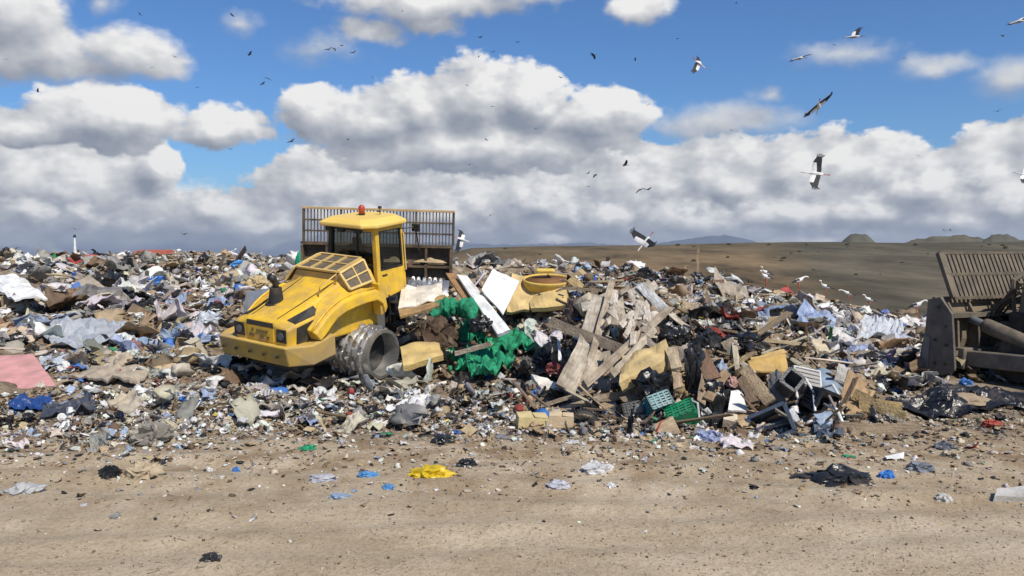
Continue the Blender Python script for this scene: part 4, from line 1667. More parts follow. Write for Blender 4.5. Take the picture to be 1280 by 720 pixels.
bag('plastic_bag', 'deep blue plastic bag above the flattened tan box', 'plastic bag', None, 97, 343, 17, 10, PL, BLUE)
bag('plastic_bag', 'light blue plastic bag right under the crest left of the compactor', 'plastic bag', 'the light blue bag on the crest', 300, 329, 24, 11, PL, (.10, .35, .72))
bag('plastic_bag', 'mid blue plastic bag below the red roofed hut', 'plastic bag', None, 195, 350, 30, 14, PL, (.06, .22, .60))
bag('plastic_bag', 'bright green plastic bag wedged against the trash rack', 'plastic bag', None, 375, 323, 13, 24, PL, (.02, .36, .20), amp=.2)
bag('sack', 'beige sack lying on the crest behind the compactor bonnet', 'sack', 'the beige sack', 322, 351, 42, 18, MT, (.50, .38, .20))
bag('plastic_bag', 'white bag pile with blue print left of the compactor bonnet', 'plastic bag', None, 262, 396, 36, 20, PL, (.72, .76, .82))
bag('bin_bag', 'black bin bag left of the compactor bonnet', 'bin bag', None, 271, 462, 26, 20, SH, BLACK)
slab('metal_sheet', 'blue grey metal sheet standing up behind the compactor bonnet', 'sheet metal', 'the blue grey metal sheet', [(308, 365, 22.3), (336, 361, 22.0), (330, 380, 21.6), (304, 392, 21.9)], .02, MT, (.20, .23, .27), .02, 5)
bag('plastic_bag', 'green plastic bag under the wide pale plastic sheet', 'plastic bag', None, 139, 437, 20, 9, PL, (.02, .33, .14))
bag('plastic_bag', 'small red bag on the folded beige carpet', 'plastic bag', None, 151, 465, 15, 10, PL, (.50, .06, .08))
bag('plastic_bag', 'large dusty grey film bag at the foot of the left slope', 'plastic bag', 'the dusty grey film bag', 190, 536, 62, 34, PL, (.33, .30, .25), amp=.45)

# --- beside the compactor: freshly pushed load
slab('board', 'long white board with a brown edge leaning on the heap by the trash rack', 'board', 'the long white board', [(571, 343, 20.9), (584, 345, 20.8), (638, 412, 18.5), (622, 418, 18.5)], .09, MT, WHITE, .012, 8)
slab('board', 'brown wooden board behind the long white board', 'board', None, [(557, 341, 21.2), (572, 342, 21.2), (624, 420, 18.75), (610, 420, 18.8)], .05, WD, (.36, .20, .08), .012, 6)
slab('panel', 'squarish white panel standing upright on the heap top', 'panel', 'the square white panel', [(616, 336, 20.6), (649, 352, 20.4), (629, 393, 19.5), (602, 362, 19.9)], .05, MT, WHITE, .015, 6, seed=3)
slab('foam_sheet', 'tan foam sheet bent behind the squarish white panel', 'foam', 'the tan foam sheet', [(640, 341, 21.0), (668, 348, 21.2), (664, 386, 19.9), (634, 390, 19.9)], .10, MT, (.60, .44, .20), .05, 8)
slab('foam_sheet', 'yellowish foam sheet bulging under the round brown seat shell', 'foam', None, [(655, 352, 21.0), (716, 350, 20.6), (706, 380, 19.6), (664, 386, 19.8)], .12, MT, (.58, .42, .17), .08, 8, seed=8)
stick('board', 'short tan board end poking out right of the seat shell', 'board', None, (714, 348, 20.3), (730, 364, 19.9), .22, .05, WD, (.60, .44, .20))
slab('cardboard_sheet', 'white cardboard sheet bent over the front drum of the compactor', 'cardboard', 'the bent white cardboard', [(502, 361, 21.0), (552, 354, 21.0), (556, 374, 19.9), (498, 384, 19.7)], .03, MT, (.72, .66, .56), .08, 8, seed=5)
slab('board', 'brown wooden board lying below the bent white cardboard', 'board', None, [(497, 384, 19.9), (556, 368, 20.2), (566, 376, 19.8), (500, 396, 19.4)], .06, WD, (.42, .26, .10), .02, 6)
slab('foam_slab', 'stained yellow foam slab beside the compactor rear drum', 'foam', 'the yellow foam slab', [(500, 432, 18.9), (548, 424, 19.2), (554, 444, 18.4), (504, 456, 18.0)], .14, MT, (.56, .40, .15), .04, 8, seed=6)
bag('soil_heap', 'heap of dark brown fibrous soil inside the arc of green netting', 'soil', 'the dark soil heap', 546, 411, 58, 42, MT, (.075, .045, .025), 19.4, amp=.3, fold=3)


def netting(label, pts, r, seed, ref, col=GREEN, rr=.38):
    """bunched netting: a ragged, deeply folded roll that follows a path"""
    P = [world_pt(p) for p in pts]
    path = []
    for i in range(len(P) - 1):
        for t in np.linspace(0, 1, 17, endpoint=False):
            path.append(P[i].lerp(P[i + 1], float(t)))
    path.append(P[-1])
    ctr = sum(path, Vector()) / len(path)
    vs, n = [], 44
    for i, p in enumerate(path):
        d = (path[min(i + 1, len(path) - 1)] - path[max(i - 1, 0)]).normalized()
        a = d.cross(Vector((0, 0, 1))).normalized()
        b = a.cross(d)
        e = min(1, 3.5 * min(i, len(path) - 1 - i) / len(path) + .18)
        rad = r * e * (1 + rr * noise.noise(Vector((i * .16, seed, 0))) * 2)
        for k in range(n):
            t = 2 * PI * k / n
            o_ = a * math.cos(t) + b * math.sin(t)
            q = p - ctr + o_ * rad
            w_ = noise.noise_vector(q * 2.2 + Vector((seed, 0, 0)))
            f = 1.1 + .5 * w_.x
            fold = 1 - abs(noise.noise(q * 4.0 + w_ * 1.3 + Vector((0, seed, 0)))) * 2
            crease = 1 - abs(noise.noise(q * 10.0 + w_ * 2 + Vector((seed, seed, 0)))) * 2
            f += .42 * (fold - .55) + .18 * (crease - .55)
            v = p - ctr + o_ * rad * f + w_ * r * .35
            v.z -= .10 * r * (1 - math.sin(t)) * (1 + w_.y)
            vs.append(v)
    fs = []
    for i in range(len(path) - 1):
        for k in range(n):
            fs.append((i * n + k, i * n + (k + 1) % n, (i + 1) * n + (k + 1) % n, (i + 1) * n + k))
    fs += [tuple(range(n)), tuple(range(len(vs) - 1, len(vs) - n - 1, -1))]
    me = vf_mesh('netting', (vs, fs), M['netting'], smooth=True)
    o = place_mesh('netting', me, ctr, None, None, col)
    tag(o, label, 'netting')
    m_ = pts[len(pts) // 2]
    land(ref, m_[0], m_[1])
    return o


M['netting'] = mat('coarse_netting', (1, 1, 1), .75, var=.4, scale=9, dirt=(.02, .085, .045), dirt_amt=.45, dirt_scale=7, bump=.7, bump_scale=40, src='object')
netting('arc of green netting draped over the dark soil heap', [(537, 394, 19.6), (552, 384, 19.9), (574, 382, 19.9), (588, 388, 19.6), (592, 402, 19.2)], .17, 3, 'the arc of green netting')
for lab, ref, cs, sd, am in (('bunched green netting under the long white board', None, [(574, 414), (606, 404), (626, 426), (580, 438)], 8, .17),
                             ('thick bunch of green netting reaching right to the black bag', 'the green netting bunch', [(606, 424), (662, 428), (672, 446), (614, 454)], 15, .20),
                             ('green netting trailing down to the foot of the heap', 'the trailing green netting', [(560, 448), (612, 440), (646, 464), (600, 484)], 12, .20)):
    spread('netting', lab, 'netting', ref, cs, M['netting'], (.013, .31, .145), am, 48, .20, sd, 2.7, .02, None, .26)
stick('branch', 'pale stripped branch lying across the green netting', 'branch', None, (570, 442, 18.3), (612, 430, 18.1), .11, .10, WD, (.42, .34, .25))
netting('torn green netting tail beside the black bag on the heap', [(672, 446, 17.8), (684, 440, 17.8), (696, 434, 17.9)], .09, 17, None)
bag('bin_bag', 'black bin bag squeezed between long white board and green netting', 'bin bag', None, 602, 402, 32, 22, SH, BLACK, 18.9)
bag('bin_bag', 'glossy black bin bag right of the trailing green netting', 'bin bag', 'the black bag by the netting', 653, 461, 40, 32, SH, BLACK, 17.6)
bag('bin_bag', 'black bin bag behind the leaning weathered planks', 'bin bag', None, 686, 440, 46, 34, SH, (.02, .02, .022), 17.7)
bag('rag_bundle', 'dark bundle of cloth with red stripes under the seat shell', 'cloth', 'the red striped bundle', 716, 388, 34, 40, MT, (.11, .075, .07), 19.2)
bag('rag_bundle', 'dull red cloth bundle below the black bags on the heap', 'cloth', None, 694, 458, 36, 16, MT, (.24, .06, .055), 17.2)
bag('plastic_bag', 'white carton at the foot of the trailing green netting', 'carton', None, 648, 490, 26, 15, MT, (.72, .70, .66), 16.8, amp=.2)
slab('carton', 'flat white carton below the black bag by the netting', 'carton', None, [(634, 484, 17), (654, 481, 17.1), (660, 493, 16.6), (640, 496, 16.5)], .10, MT, WHITE, .02, 4)
slab('carton', 'bent white carton left of the fanned planks', 'carton', None, [(664, 468, 17), (684, 472, 17), (700, 484, 16.5), (676, 486, 16.5)], .08, MT, (.70, .66, .60), .04, 5)


def tub():
    """the round padded shell of an overturned chair, open towards the viewer"""
    o = empty('seat_shell', W(684, 366, 20.7), 'round yellow padded seat shell with brown inside, overturned on the heap top', 'chair')
    k = 20.7 / F
    a, b = 30 * k, .36
    Xr = Matrix.Rotation(R_(-58), 4, 'X') @ Matrix.Rotation(R_(10), 4, 'Z')
    Xr = Matrix.Rotation(R_(9), 4, 'Y') @ Matrix.Rotation(R_(22), 4, 'X')
    n = 36
    rings = []
    for (s_, z) in ((.62, -.42), (.86, -.28), (.99, -.05), (1.03, .04), (1.0, .10), (.93, .06), (.86, -.06), (.70, -.22), (.30, -.28)):
        rings.append([Vector((math.cos(2 * PI * i / n) * a * s_, math.sin(2 * PI * i / n) * (b + .12) * s_, z * .8 + .12 * math.cos(2 * PI * i / n + .6))) for i in range(n)])
    out = MB().loft(rings[:6], cap=False).build('shell', mat('yellow_upholstery', (.62, .42, .085), .7, dirt=(.36, .25, .10)), o, X=Matrix.Translation((0, 0, .30)) @ Xr, smooth=True, fix=False)
    MB().loft(rings[5:]).build('lining', mat('brown_lining', (.22, .10, .028), .8, dirt=(.1, .06, .03)), o, X=Matrix.Translation((0, 0, .30)) @ Xr, smooth=True, fix=False)
    MB().box((-.05, .1, .52), (.5, .2, .12)).build('back_cushion', mat('yellow_cushion', (.66, .46, .10), .8), o, X=Matrix.Translation((0, 0, .05)), bevel=.05)
    land('the yellow seat shell', 684, 355)


tub()

# --- the timber stack in the middle of the heap
TG = 'weathered timbers sticking out of the heap'
for i, (lab, a, b, w, t, col) in enumerate([
    ('tall thin weathered pole rising from the timber to the heap crest', (766, 350, 17.6), (738, 452, 16.0), .14, .06, WOODL),
    ('broad grey plank leaning under the tall thin pole', (750, 372, 17.4), (722, 470, 15.9), .38, .05, (.44, .39, .32)),
    ('wide pale plank standing at the foot of the timber', (734, 432, 16.4), (706, 488, 15.2), .42, .06, (.46, .40, .31)),
    ('second pale plank standing right of the widest one', (748, 440, 16.3), (728, 492, 15.2), .26, .05, (.50, .43, .33)),
    ('dark cross plank jutting out left over the standing planks', (688, 402, 17.2), (786, 440, 15.9), .22, .07, (.30, .24, .17)),
    ('thin level stick on the very top of the timber', (700, 360, 18.2), (776, 364, 17.6), .07, .06, (.34, .26, .17)),
    ('long diagonal beam running down from the right', (836, 386, 16.9), (730, 482, 15.1), .16, .12, (.38, .31, .23)),
    ('shorter diagonal beam beneath the long diagonal one', (818, 412, 16.3), (764, 470, 15.2), .14, .10, (.46, .40, .31)),
    ('low dark beam lying across the foot of the timber', (742, 498, 15.0), (806, 492, 15.0), .16, .10, (.22, .165, .11)),
    ('thin slat lying loose below the standing planks', (680, 506, 15.2), (742, 488, 15.0), .08, .04, (.36, .28, .19)),
    ('thin tan slat beside the two small boxes', (690, 514, 14.9), (760, 494, 14.8), .08, .04, (.44, .35, .24)),
    ('white thin post standing among the black bags', (698, 421, 17.3), (700, 450, 16.9), .06, .05, (.78, .78, .80)),
    ('short broken plank right of the tall thin pole', (772, 366, 17.6), (778, 410, 16.9), .20, .05, (.48, .42, .34)),
    ('pale splintered plank on the upper right of the timber', (790, 362, 17.5), (812, 402, 16.8), .22, .06, (.58, .52, .44)),
    ('white painted board leaning off the right of the timber', (800, 356, 17.4), (832, 388, 16.8), .20, .06, (.74, .73, .70)),
    ('pale short board lying over the red striped bundle', (728, 384, 18.0), (762, 370, 18.0), .20, .06, (.64, .60, .52)),
    ('small broken lath at the centre of the timber', (758, 440, 15.9), (764, 470, 15.4), .16, .05, (.34, .28, .20)),
    ('bent broken batten under the tan foam block', (776, 500, 14.7), (842, 488, 14.9), .10, .06, (.27, .20, .13))]):
    stick('plank', lab, 'plank', ['the tall thin pole', None, 'the standing planks', None, None, None, 'the long diagonal beam'][i] if i < 7 else None, a, b, w, t, WD, col, TG, seed=i + 3)
# split shakes of pale bark between the planks
for i in range(26):
    px, py = random.uniform(762, 812), random.uniform(362, 428)
    Y = 17.6 - (py - 362) / 66 * 1.6
    ang = random.uniform(-1.2, 1.2)
    L_ = random.uniform(9, 20)
    stick('wood_shard', 'splintered pale wood shard between the tall pole and the white painted board', 'wood shard', None, (px - L_ * math.sin(ang) * .6, py - L_ * .6 * math.cos(ang), Y + .1), (px + L_ * math.sin(ang) * .6, py + L_ * .6 * math.cos(ang), Y - .25), random.uniform(.09, .24), random.uniform(.03, .08), WD, random.choice([(.52, .46, .38), (.60, .54, .46), (.40, .34, .27), (.30, .25, .19)]), 'wood shards in the timber', seed=60 + i)
slab('foam_block', 'torn tan foam block below the timber in front of the black liners', 'foam', 'the torn tan foam block', [(778, 446, 15.7), (832, 427, 15.6), (830, 450, 15.0), (774, 478, 14.7)], .22, MT, (.60, .44, .20), .07, 10, seed=12)

# --- right heap of bulky waste
for i, (lab, px, py, w, h, Y, col) in enumerate([
    ('black liner bag right above the torn tan foam block', 842, 414, 48, 30, 15.9, BLACK),
    ('wide black liner behind the open brown carton', 934, 424, 66, 24, 15.6, BLACK),
    ('black liner in the hollow under the torn tan foam block', 818, 474, 60, 40, 14.6, (.012, .012, .013)),
    ('black liner beside the green crate', 868, 450, 36, 70, 14.9, (.018, .018, .02)),
    ('black liner left of the white cabinet door', 892, 494, 44, 50, 14.4, (.014, .014, .015)),
    ('black liner on the ridge left of the open brown carton', 884, 420, 40, 26, 15.7, (.028, .028, .03)),
    ('black liner at the foot between green crate and carton', 884, 526, 50, 30, 13.9, (.013, .013, .014)),
    ('black liner behind the grey tubs', 1000, 490, 40, 46, 14.5, (.02, .02, .022)),
    ('black liner in the gap under the fanned cardboard', 1058, 520, 40, 30, 14.0, (.015, .015, .016)),
    ('black liner under the white plastic chair', 1034, 510, 30, 34, 14.1, (.015, .015, .016))]):
    bag('bin_bag', lab, 'bin bag', None, px, py, w, h, SH, col, Y, group='black liners in the bulky waste')
land('the wide black liner', 934, 424)
CG = 'cardboard pieces in the bulky waste'
for i, (lab, q, t, col) in enumerate([
    ('open brown carton flap catching the sun on the ridge', [(934, 452, 15.2), (982, 440, 15.3), (986, 466, 14.8), (938, 462, 14.8)], .03, (.50, .32, .10)),
    ('folded brown carton flap above the open one', [(938, 446, 15.4), (980, 436, 15.5), (984, 442, 15.3), (940, 454, 15.2)], .03, (.56, .38, .15)),
    ('tall fanned brown cardboard sheet right of the grey tubs', [(1062, 460, 14.9), (1082, 480, 14.6), (1064, 520, 13.9), (1044, 514, 14.0)], .03, (.36, .23, .12)),
    ('second fanned cardboard sheet leaning to the right', [(1074, 482, 14.6), (1094, 490, 14.4), (1072, 518, 13.8), (1052, 518, 13.9)], .03, (.42, .28, .14)),
    ('small grey cardboard sheet behind the fanned one', [(1048, 454, 15.0), (1064, 458, 15.0), (1056, 480, 14.6), (1044, 474, 14.7)], .02, (.40, .38, .34)),
    ('low brown cardboard strip in front of the white cabinet door', [(908, 512, 14.1), (948, 514, 14.0), (946, 528, 13.7), (906, 526, 13.7)], .05, (.38, .26, .15))]):
    slab('cardboard_sheet', lab, 'cardboard', ['the open brown carton', None, 'the fanned cardboard', None, None, None][i], q, t, MT, col, .03, 6, CG, seed=20 + i)
BG = 'broken boards in the bulky waste'
for i, (lab, a, b, w, t, col) in enumerate([
    ('reddish brown board leaning left of the white cabinet door', (876, 442, 15.0), (892, 474, 14.4), .26, .04, (.26, .15, .09)),
    ('dark upright board beside the green crate', (882, 470, 14.6), (876, 504, 14.1), .16, .05, (.30, .22, .14)),
    ('brown board leaning right towards the open carton', (908, 464, 14.8), (884, 500, 14.1), .18, .05, (.27, .18, .10)),
    ('long tan board leaning against the grey tubs', (932, 462, 14.8), (962, 502, 14.1), .22, .06, (.44, .33, .20)),
    ('dark brown board under the long tan one', (926, 474, 14.5), (944, 504, 14.1), .16, .05, (.20, .135, .08)),
    ('pale upright lath on the ridge by the wide black liner', (918, 422, 15.6), (922, 462, 14.9), .10, .05, (.54, .46, .33)),
    ('pale broken board end left of the wide black liner', (908, 426, 15.6), (920, 440, 15.3), .24, .06, (.42, .34, .24)),
    ('cream lath crossing under the open carton', (926, 452, 15.0), (944, 468, 14.7), .09, .05, (.64, .56, .42)),
    ('pale short board standing right of the torn tan foam block', (840, 436, 15.2), (846, 462, 14.7), .20, .06, (.50, .40, .26)),
    ('small upright board under the pale short one', (846, 466, 14.6), (848, 486, 14.3), .16, .05, (.42, .30, .19)),
    ('long tan plank stretching right of the fanned cardboard', (1066, 492, 14.2), (1134, 524, 13.4), .20, .05, (.50, .36, .16)),
    ('second long tan plank beneath the stretching one', (1072, 504, 14.0), (1128, 512, 13.8), .26, .05, (.42, .29, .13)),
    ('pale slat fallen off the end of the tan planks', (1108, 516, 13.6), (1136, 532, 13.2), .06, .04, (.60, .52, .38)),
    ('flat brown timber block at the foot left of the green crate', (812, 546, 13.2), (846, 530, 13.4), .30, .14, (.36, .27, .17)),
    ('long muddy beam half buried at the foot of the grey tubs', (1044, 536, 13.3), (1150, 538, 13.2), .22, .10, (.30, .225, .145))]):
    stick('board', lab, 'board', {10: 'the long tan planks'}.get(i), a, b, w, t, WD, col, BG, seed=90 + i)
slab('cabinet_door', 'small white cabinet door propped in the bulky waste', 'door', 'the white cabinet door', [(914, 488, 14.4), (928, 488, 14.4), (934, 514, 13.9), (910, 512, 13.9)], .04, MT, WHITE, .01, 4)
slab('carton', 'low pale carton in front of the white cabinet door', 'carton', None, [(906, 516, 13.85), (922, 518, 13.8), (922, 527, 13.6), (904, 524, 13.65)], .2, MT, (.62, .52, .38), .01, 4)
bag('rag_bundle', 'pale blue cloth bundle hanging left of the long tan board', 'cloth', None, 902, 458, 16, 26, MT, (.34, .40, .52), 14.9)
bag('rag_bundle', 'pinkish crumpled packaging left of the long tan board', 'packaging', None, 916, 476, 16, 14, PL, (.60, .36, .30), 14.5)
bag('plastic_bag', 'pale blue bag lying on the dirt before the bulky waste', 'plastic bag', 'the pale blue bag on the dirt', 886, 543, 36, 15, PL, (.36, .42, .62))


def crate(name, label, cat, ref, px, py, Y, w, d, h, yaw, tilt, col, slats=5):
    """an open slatted plastic crate"""
    o = empty(name, W(px, py, Y), label, cat)
    o.rotation_euler = (R_(tilt), R_(tilt * .4), R_(yaw))
    m = mat(name + '_plastic', col, .45, dirt=(.12, .10, .07), dirt_amt=.35)
    MB().box((0, 0, .015), (w, d, .03)).build('base', m, o)
    for (cx, cy, lx, ly) in ((0, d / 2, w, 0), (0, -d / 2, w, 0), (w / 2, 0, 0, d), (-w / 2, 0, 0, d)):
        s_ = MB()
        for k in range(slats):
            z = .05 + (h - .06) * k / (slats - 1)
            s_.box((cx, cy, z), (lx or .022, ly or .022, h / slats * .55))
        n = 4
        for k in range(n + 1):
            t = k / n - .5
            s_.box((cx + t * lx, cy + t * ly, h / 2), (.03, .03, h))
        s_.build('slatted_side', m, o)
    land(ref, px, py)
    return o


crate('crate', 'tilted teal plastic crate at the foot of the torn tan foam block', 'crate', 'the teal crate', 826, 512, 13.9, .42, .32, .26, 20, -35, (.02, .16, .19))
crate('crate', 'bright green slatted plastic crate on its side', 'crate', 'the green crate', 856, 528, 13.6, .48, .36, .34, -12, -62, (.01, .26, .11))
crate('crate', 'little black wire crate below the diagonal beams', 'crate', None, 789, 522, 14.2, .34, .3, .26, 15, -20, (.03, .03, .032))


def tub_box(label, ref, px, py, Y, w, d, h, rot, col):
    """a ribbed plastic storage tub"""
    o = empty('plastic_tub', W(px, py, Y), label, 'plastic tub')
    o.rotation_euler = [R_(a) for a in rot]
    m = mat('dark_tub_plastic', col, .35, dirt=(.14, .12, .09), dirt_amt=.3)
    b = MB()
    t = .85
    outer0 = [(-w / 2 * t, -d / 2 * t, 0), (w / 2 * t, -d / 2 * t, 0), (w / 2 * t, d / 2 * t, 0), (-w / 2 * t, d / 2 * t, 0)]
    outer1 = [(-w / 2, -d / 2, h), (w / 2, -d / 2, h), (w / 2, d / 2, h), (-w / 2, d / 2, h)]
    inner1 = [(x * .94, y * .94, h) for x, y, z in outer1]
    inner0 = [(x * .94, y * .94, .03) for x, y, z in outer0]
    b.loft([[Vector(q) for q in r] for r in (outer0, outer1, inner1, inner0)])
    b.build('body', m, o, bevel=.02)
    r = MB()
    for (ax, n) in ((0, 7), (1, 5)):
        for k in range(n):
            u = (k + .5) / n - .5
            for sg in (-1, 1):
                if ax == 0:
                    r.bar((u * w * t, sg * d / 2 * t * 1.01, .03), (u * w, sg * d / 2 * 1.01, h - .06), .03, .03, up=(0, 1, 0))
                else:
                    r.bar((sg * w / 2 * t * 1.01, u * d * t, .03), (sg * w / 2 * 1.01, u * d, h - .06), .03, .03, up=(1, 0, 0))
    r.build('rib', m, o)
    rm = MB()
    for k in range(4):
        rm.bar(Vector(outer1[k]) * 1.01, Vector(outer1[(k + 1) % 4]) * 1.01, .06, .05)
    rm.build('rim', m, o)
    land(ref, px, py)
    return o


tub_box('large slate grey ribbed tub lying face down at the foot', 'the large grey tub', 974, 538, 13.6, .66, .5, .42, (62, -28, -25), (.075, .095, .125))
tub_box('upturned slate grey tub right of the larger one', 'the upturned grey tub', 1006, 541, 13.35, .60, .45, .32, (172, 4, 18), (.06, .075, .095))
tub_box('black tub jammed under the white plastic chair', None, 1014, 496, 14.2, .50, .4, .36, (100, 20, 30), (.022, .022, .025))
tub_box('small dark grey tub left of the white plastic chair', None, 982, 486, 14.3, .38, .3, .3, (40, -30, 40), (.06, .06, .065))
spread('plastic_sheet', 'slate blue plastic flap at the foot of the upturned grey tub', 'plastic sheet', None, [(1018, 534), (1050, 534), (1056, 550), (1020, 550)], PL, (.11, .14, .19), .08, 10, .05, 14, 3)
bag('rag_bundle', 'grey machine housing wedged between the tubs', 'housing', None, 970, 480, 26, 46, MT, (.13, .13, .135), 14.35, amp=.2)


def plastic_chair():
    o = empty('garden_chair', W(1012, 500, 14.4), 'white framed plastic garden chair thrown on its back', 'chair')
    o.rotation_euler = (R_(-28), R_(14), R_(12))
    m = mat('white_chair_plastic', (.72, .72, .70), .45, dirt=(.30, .26, .2), dirt_amt=.4)
    g = mat('grey_chair_slats', (.34, .33, .31), .6, dirt=(.25, .2, .15), dirt_amt=.4)
    f = MB()
    P = [(-.26, 0, .0), (-.29, 0, .60), (.27, .02, .62), (.26, 0, .0)]
    f.tube(P, .028, 8)
    f.build('back_frame', m, o)
    s_ = MB()
    for k in range(7):
        s_.box((0, .01, .10 + k * .075), (.50, .02, .055))
    s_.build('backrest', g, o)
    MB().box((0, -.25, .0), (.50, .46, .04)).build('seat', g, o, bevel=.01)
    for sx in (-.25, .25):
        for a, b in (((sx, -.46, .0), (sx * 1.15, -.52, -.42)), ((sx, -.02, .0), (sx * 1.15, .12, -.42))):
            MB().tube([a, b], [.026, .02], 8).build('leg', m, o)
        MB().tube([(sx * 1.1, 0, .30), (sx * 1.15, -.30, .26), (sx * 1.1, -.46, .0)], .024, 8).build('armrest', m, o)
    land('the white plastic chair', 1012, 474)


plastic_chair()
_t = MB().tube([W(1030, 505, 13.9), W(1046, 512, 13.7), W(1054, 530, 13.4), W(1054, 536, 13.3)], .03, 8)
setcol(tag(_t.build('bent_pipe', MT, loc=W(1046, 512, 13.7), smooth=True), 'bent white pipe standing in front of the fanned cardboard', 'pipe'), WHITE)
stick('bracket', 'short white bracket between the two grey tubs', 'bracket', None, (988, 512, 13.7), (996, 524, 13.4), .09, .03, MT, WHITE)
_t = MB().tube([W(862, 500, 13.8), W(872, 504, 13.7), W(874, 522, 13.5), W(882, 531, 13.4)], .022, 8)
setcol(tag(_t.build('bent_pipe', MT, loc=W(872, 504, 13.7), smooth=True), 'thin grey bent tube right of the green crate', 'tube'), (.45, .45, .44))


def box_thing(name, label, cat, ref, px, py, Y, w, d, h, rot, col, open_top=False):
    o = empty(name, W(px, py, Y), label, cat)
    o.rotation_euler = [R_(a) for a in rot]
    m = mat(name + '_board', col, .85, dirt=(.28, .22, .14), dirt_amt=.3, bump=.2)
    MB().box((0, 0, h / 2), (w, d, h)).build('body', m, o, bevel=.008)
    MB().panel([(-w / 2 * .98, -d / 2, h + .004), (0, -d / 2, h + .004), (.0, d / 2, h + .03), (-w / 2 * .98, d / 2, h + .004)], .006).build('flap', m, o)
    MB().panel([(w / 2 * .98, d / 2, h + .004), (.02, d / 2, h + .004), (.02, -d / 2, h + .02), (w / 2 * .98, -d / 2, h + .004)], .006).build('flap', m, o)
    land(ref, px, py - 10)
    return o


box_thing('carton', 'yellowish carton with a torn white side at the heap foot', 'carton', 'the two small cartons', 664, 540, 13.5, .52, .34, .29, (4, 3, 8), (.60, .48, .24))
box_thing('carton', 'plain tan carton right beside the yellowish one', 'carton', None, 701, 537, 13.5, .42, .30, .26, (2, 2, -4), (.60, .46, .29))
_o = empty('tyre', W(729, 536, 13.7), 'black rubber tyre half hidden right of the two small cartons', 'tyre')
_o.rotation_euler = (R_(70), R_(10), R_(25))
_rg = []
for i in range(29):
    pass
_m = MB()
_maj, _min = .24, .10
_rings = [[Vector((math.cos(2 * PI * i / 28) * (_maj + _min * math.cos(2 * PI * k / 12)), math.sin(2 * PI * i / 28) * (_maj + _min * math.cos(2 * PI * k / 12)), _min * 1.1 * math.sin(2 * PI * k / 12))) for k in range(12)] for i in range(29)]
_m.loft(_rings, cap=False)
_m.build('carcass', M['rubber'], _o, smooth=True)
_m = MB()
for i in range(34):
    a = 2 * PI * i / 34
    _m.box((math.cos(a) * .335, math.sin(a) * .335, 0), (.03, .03, .17), rot=Matrix.Rotation(a, 3, 'Z'))
_m.build('tread', M['rubber'], _o)

# --- right slope
spread('plastic_sheet', 'large white plastic sheet spread on the slope left of the dozer blade', 'plastic sheet', 'the large white sheet', [(1076, 408), (1120, 404), (1140, 428), (1072, 432)], PL, (.70, .72, .75), .22, 16, .15, 8, 4)
bag('plastic_bag', 'bright blue bag right under the large white sheet', 'plastic bag', 'the bright blue bag', 1130, 440, 22, 11, PL, (.05, .22, .62))
bag('plastic_bag', 'bright blue bag lower down near the dozer blade', 'plastic bag', None, 1115, 469, 24, 12, PL, (.05, .20, .60))
bag('plastic_bag', 'pale blue bag on the ridge below the standing storks', 'plastic bag', None, 910, 347, 20, 12, PL, (.36, .44, .66))
bag('plastic_bag', 'blue bag on the ridge behind the timber', 'plastic bag', None, 735, 348, 22, 13, PL, (.05, .18, .52))
bag('plastic_bag', 'lilac blue bag on the ridge right of the storks', 'plastic bag', None, 1106, 391, 18, 12, PL, (.22, .30, .62))
bag('plastic_bag', 'blue bag behind the push arm of the dozer', 'plastic bag', None, 1207, 476, 20, 10, PL, (.06, .20, .52))
spread('tarpaulin', 'long black sheet added as the dozer shadow before its blade', 'tarpaulin', 'the black tarpaulin strip', [(1112, 500), (1290, 500), (1290, 518), (1108, 514)], SH, (.014, .014, .015), .10, 22, .06, 17, 8, ragged=.10)  # black sheet laid in place of the dozer's cast shadow
bag('dirt_mound', 'tan mound of scraped dirt beneath the push arm', 'dirt mound', None, 1210, 497, 66, 14, MT, (.33, .25, .16), amp=.2)
bag('plastic_bag', 'red rag lying on the dirt below the black shadow strip', 'rag', None, 1240, 528, 26, 9, MT, (.34, .055, .035))

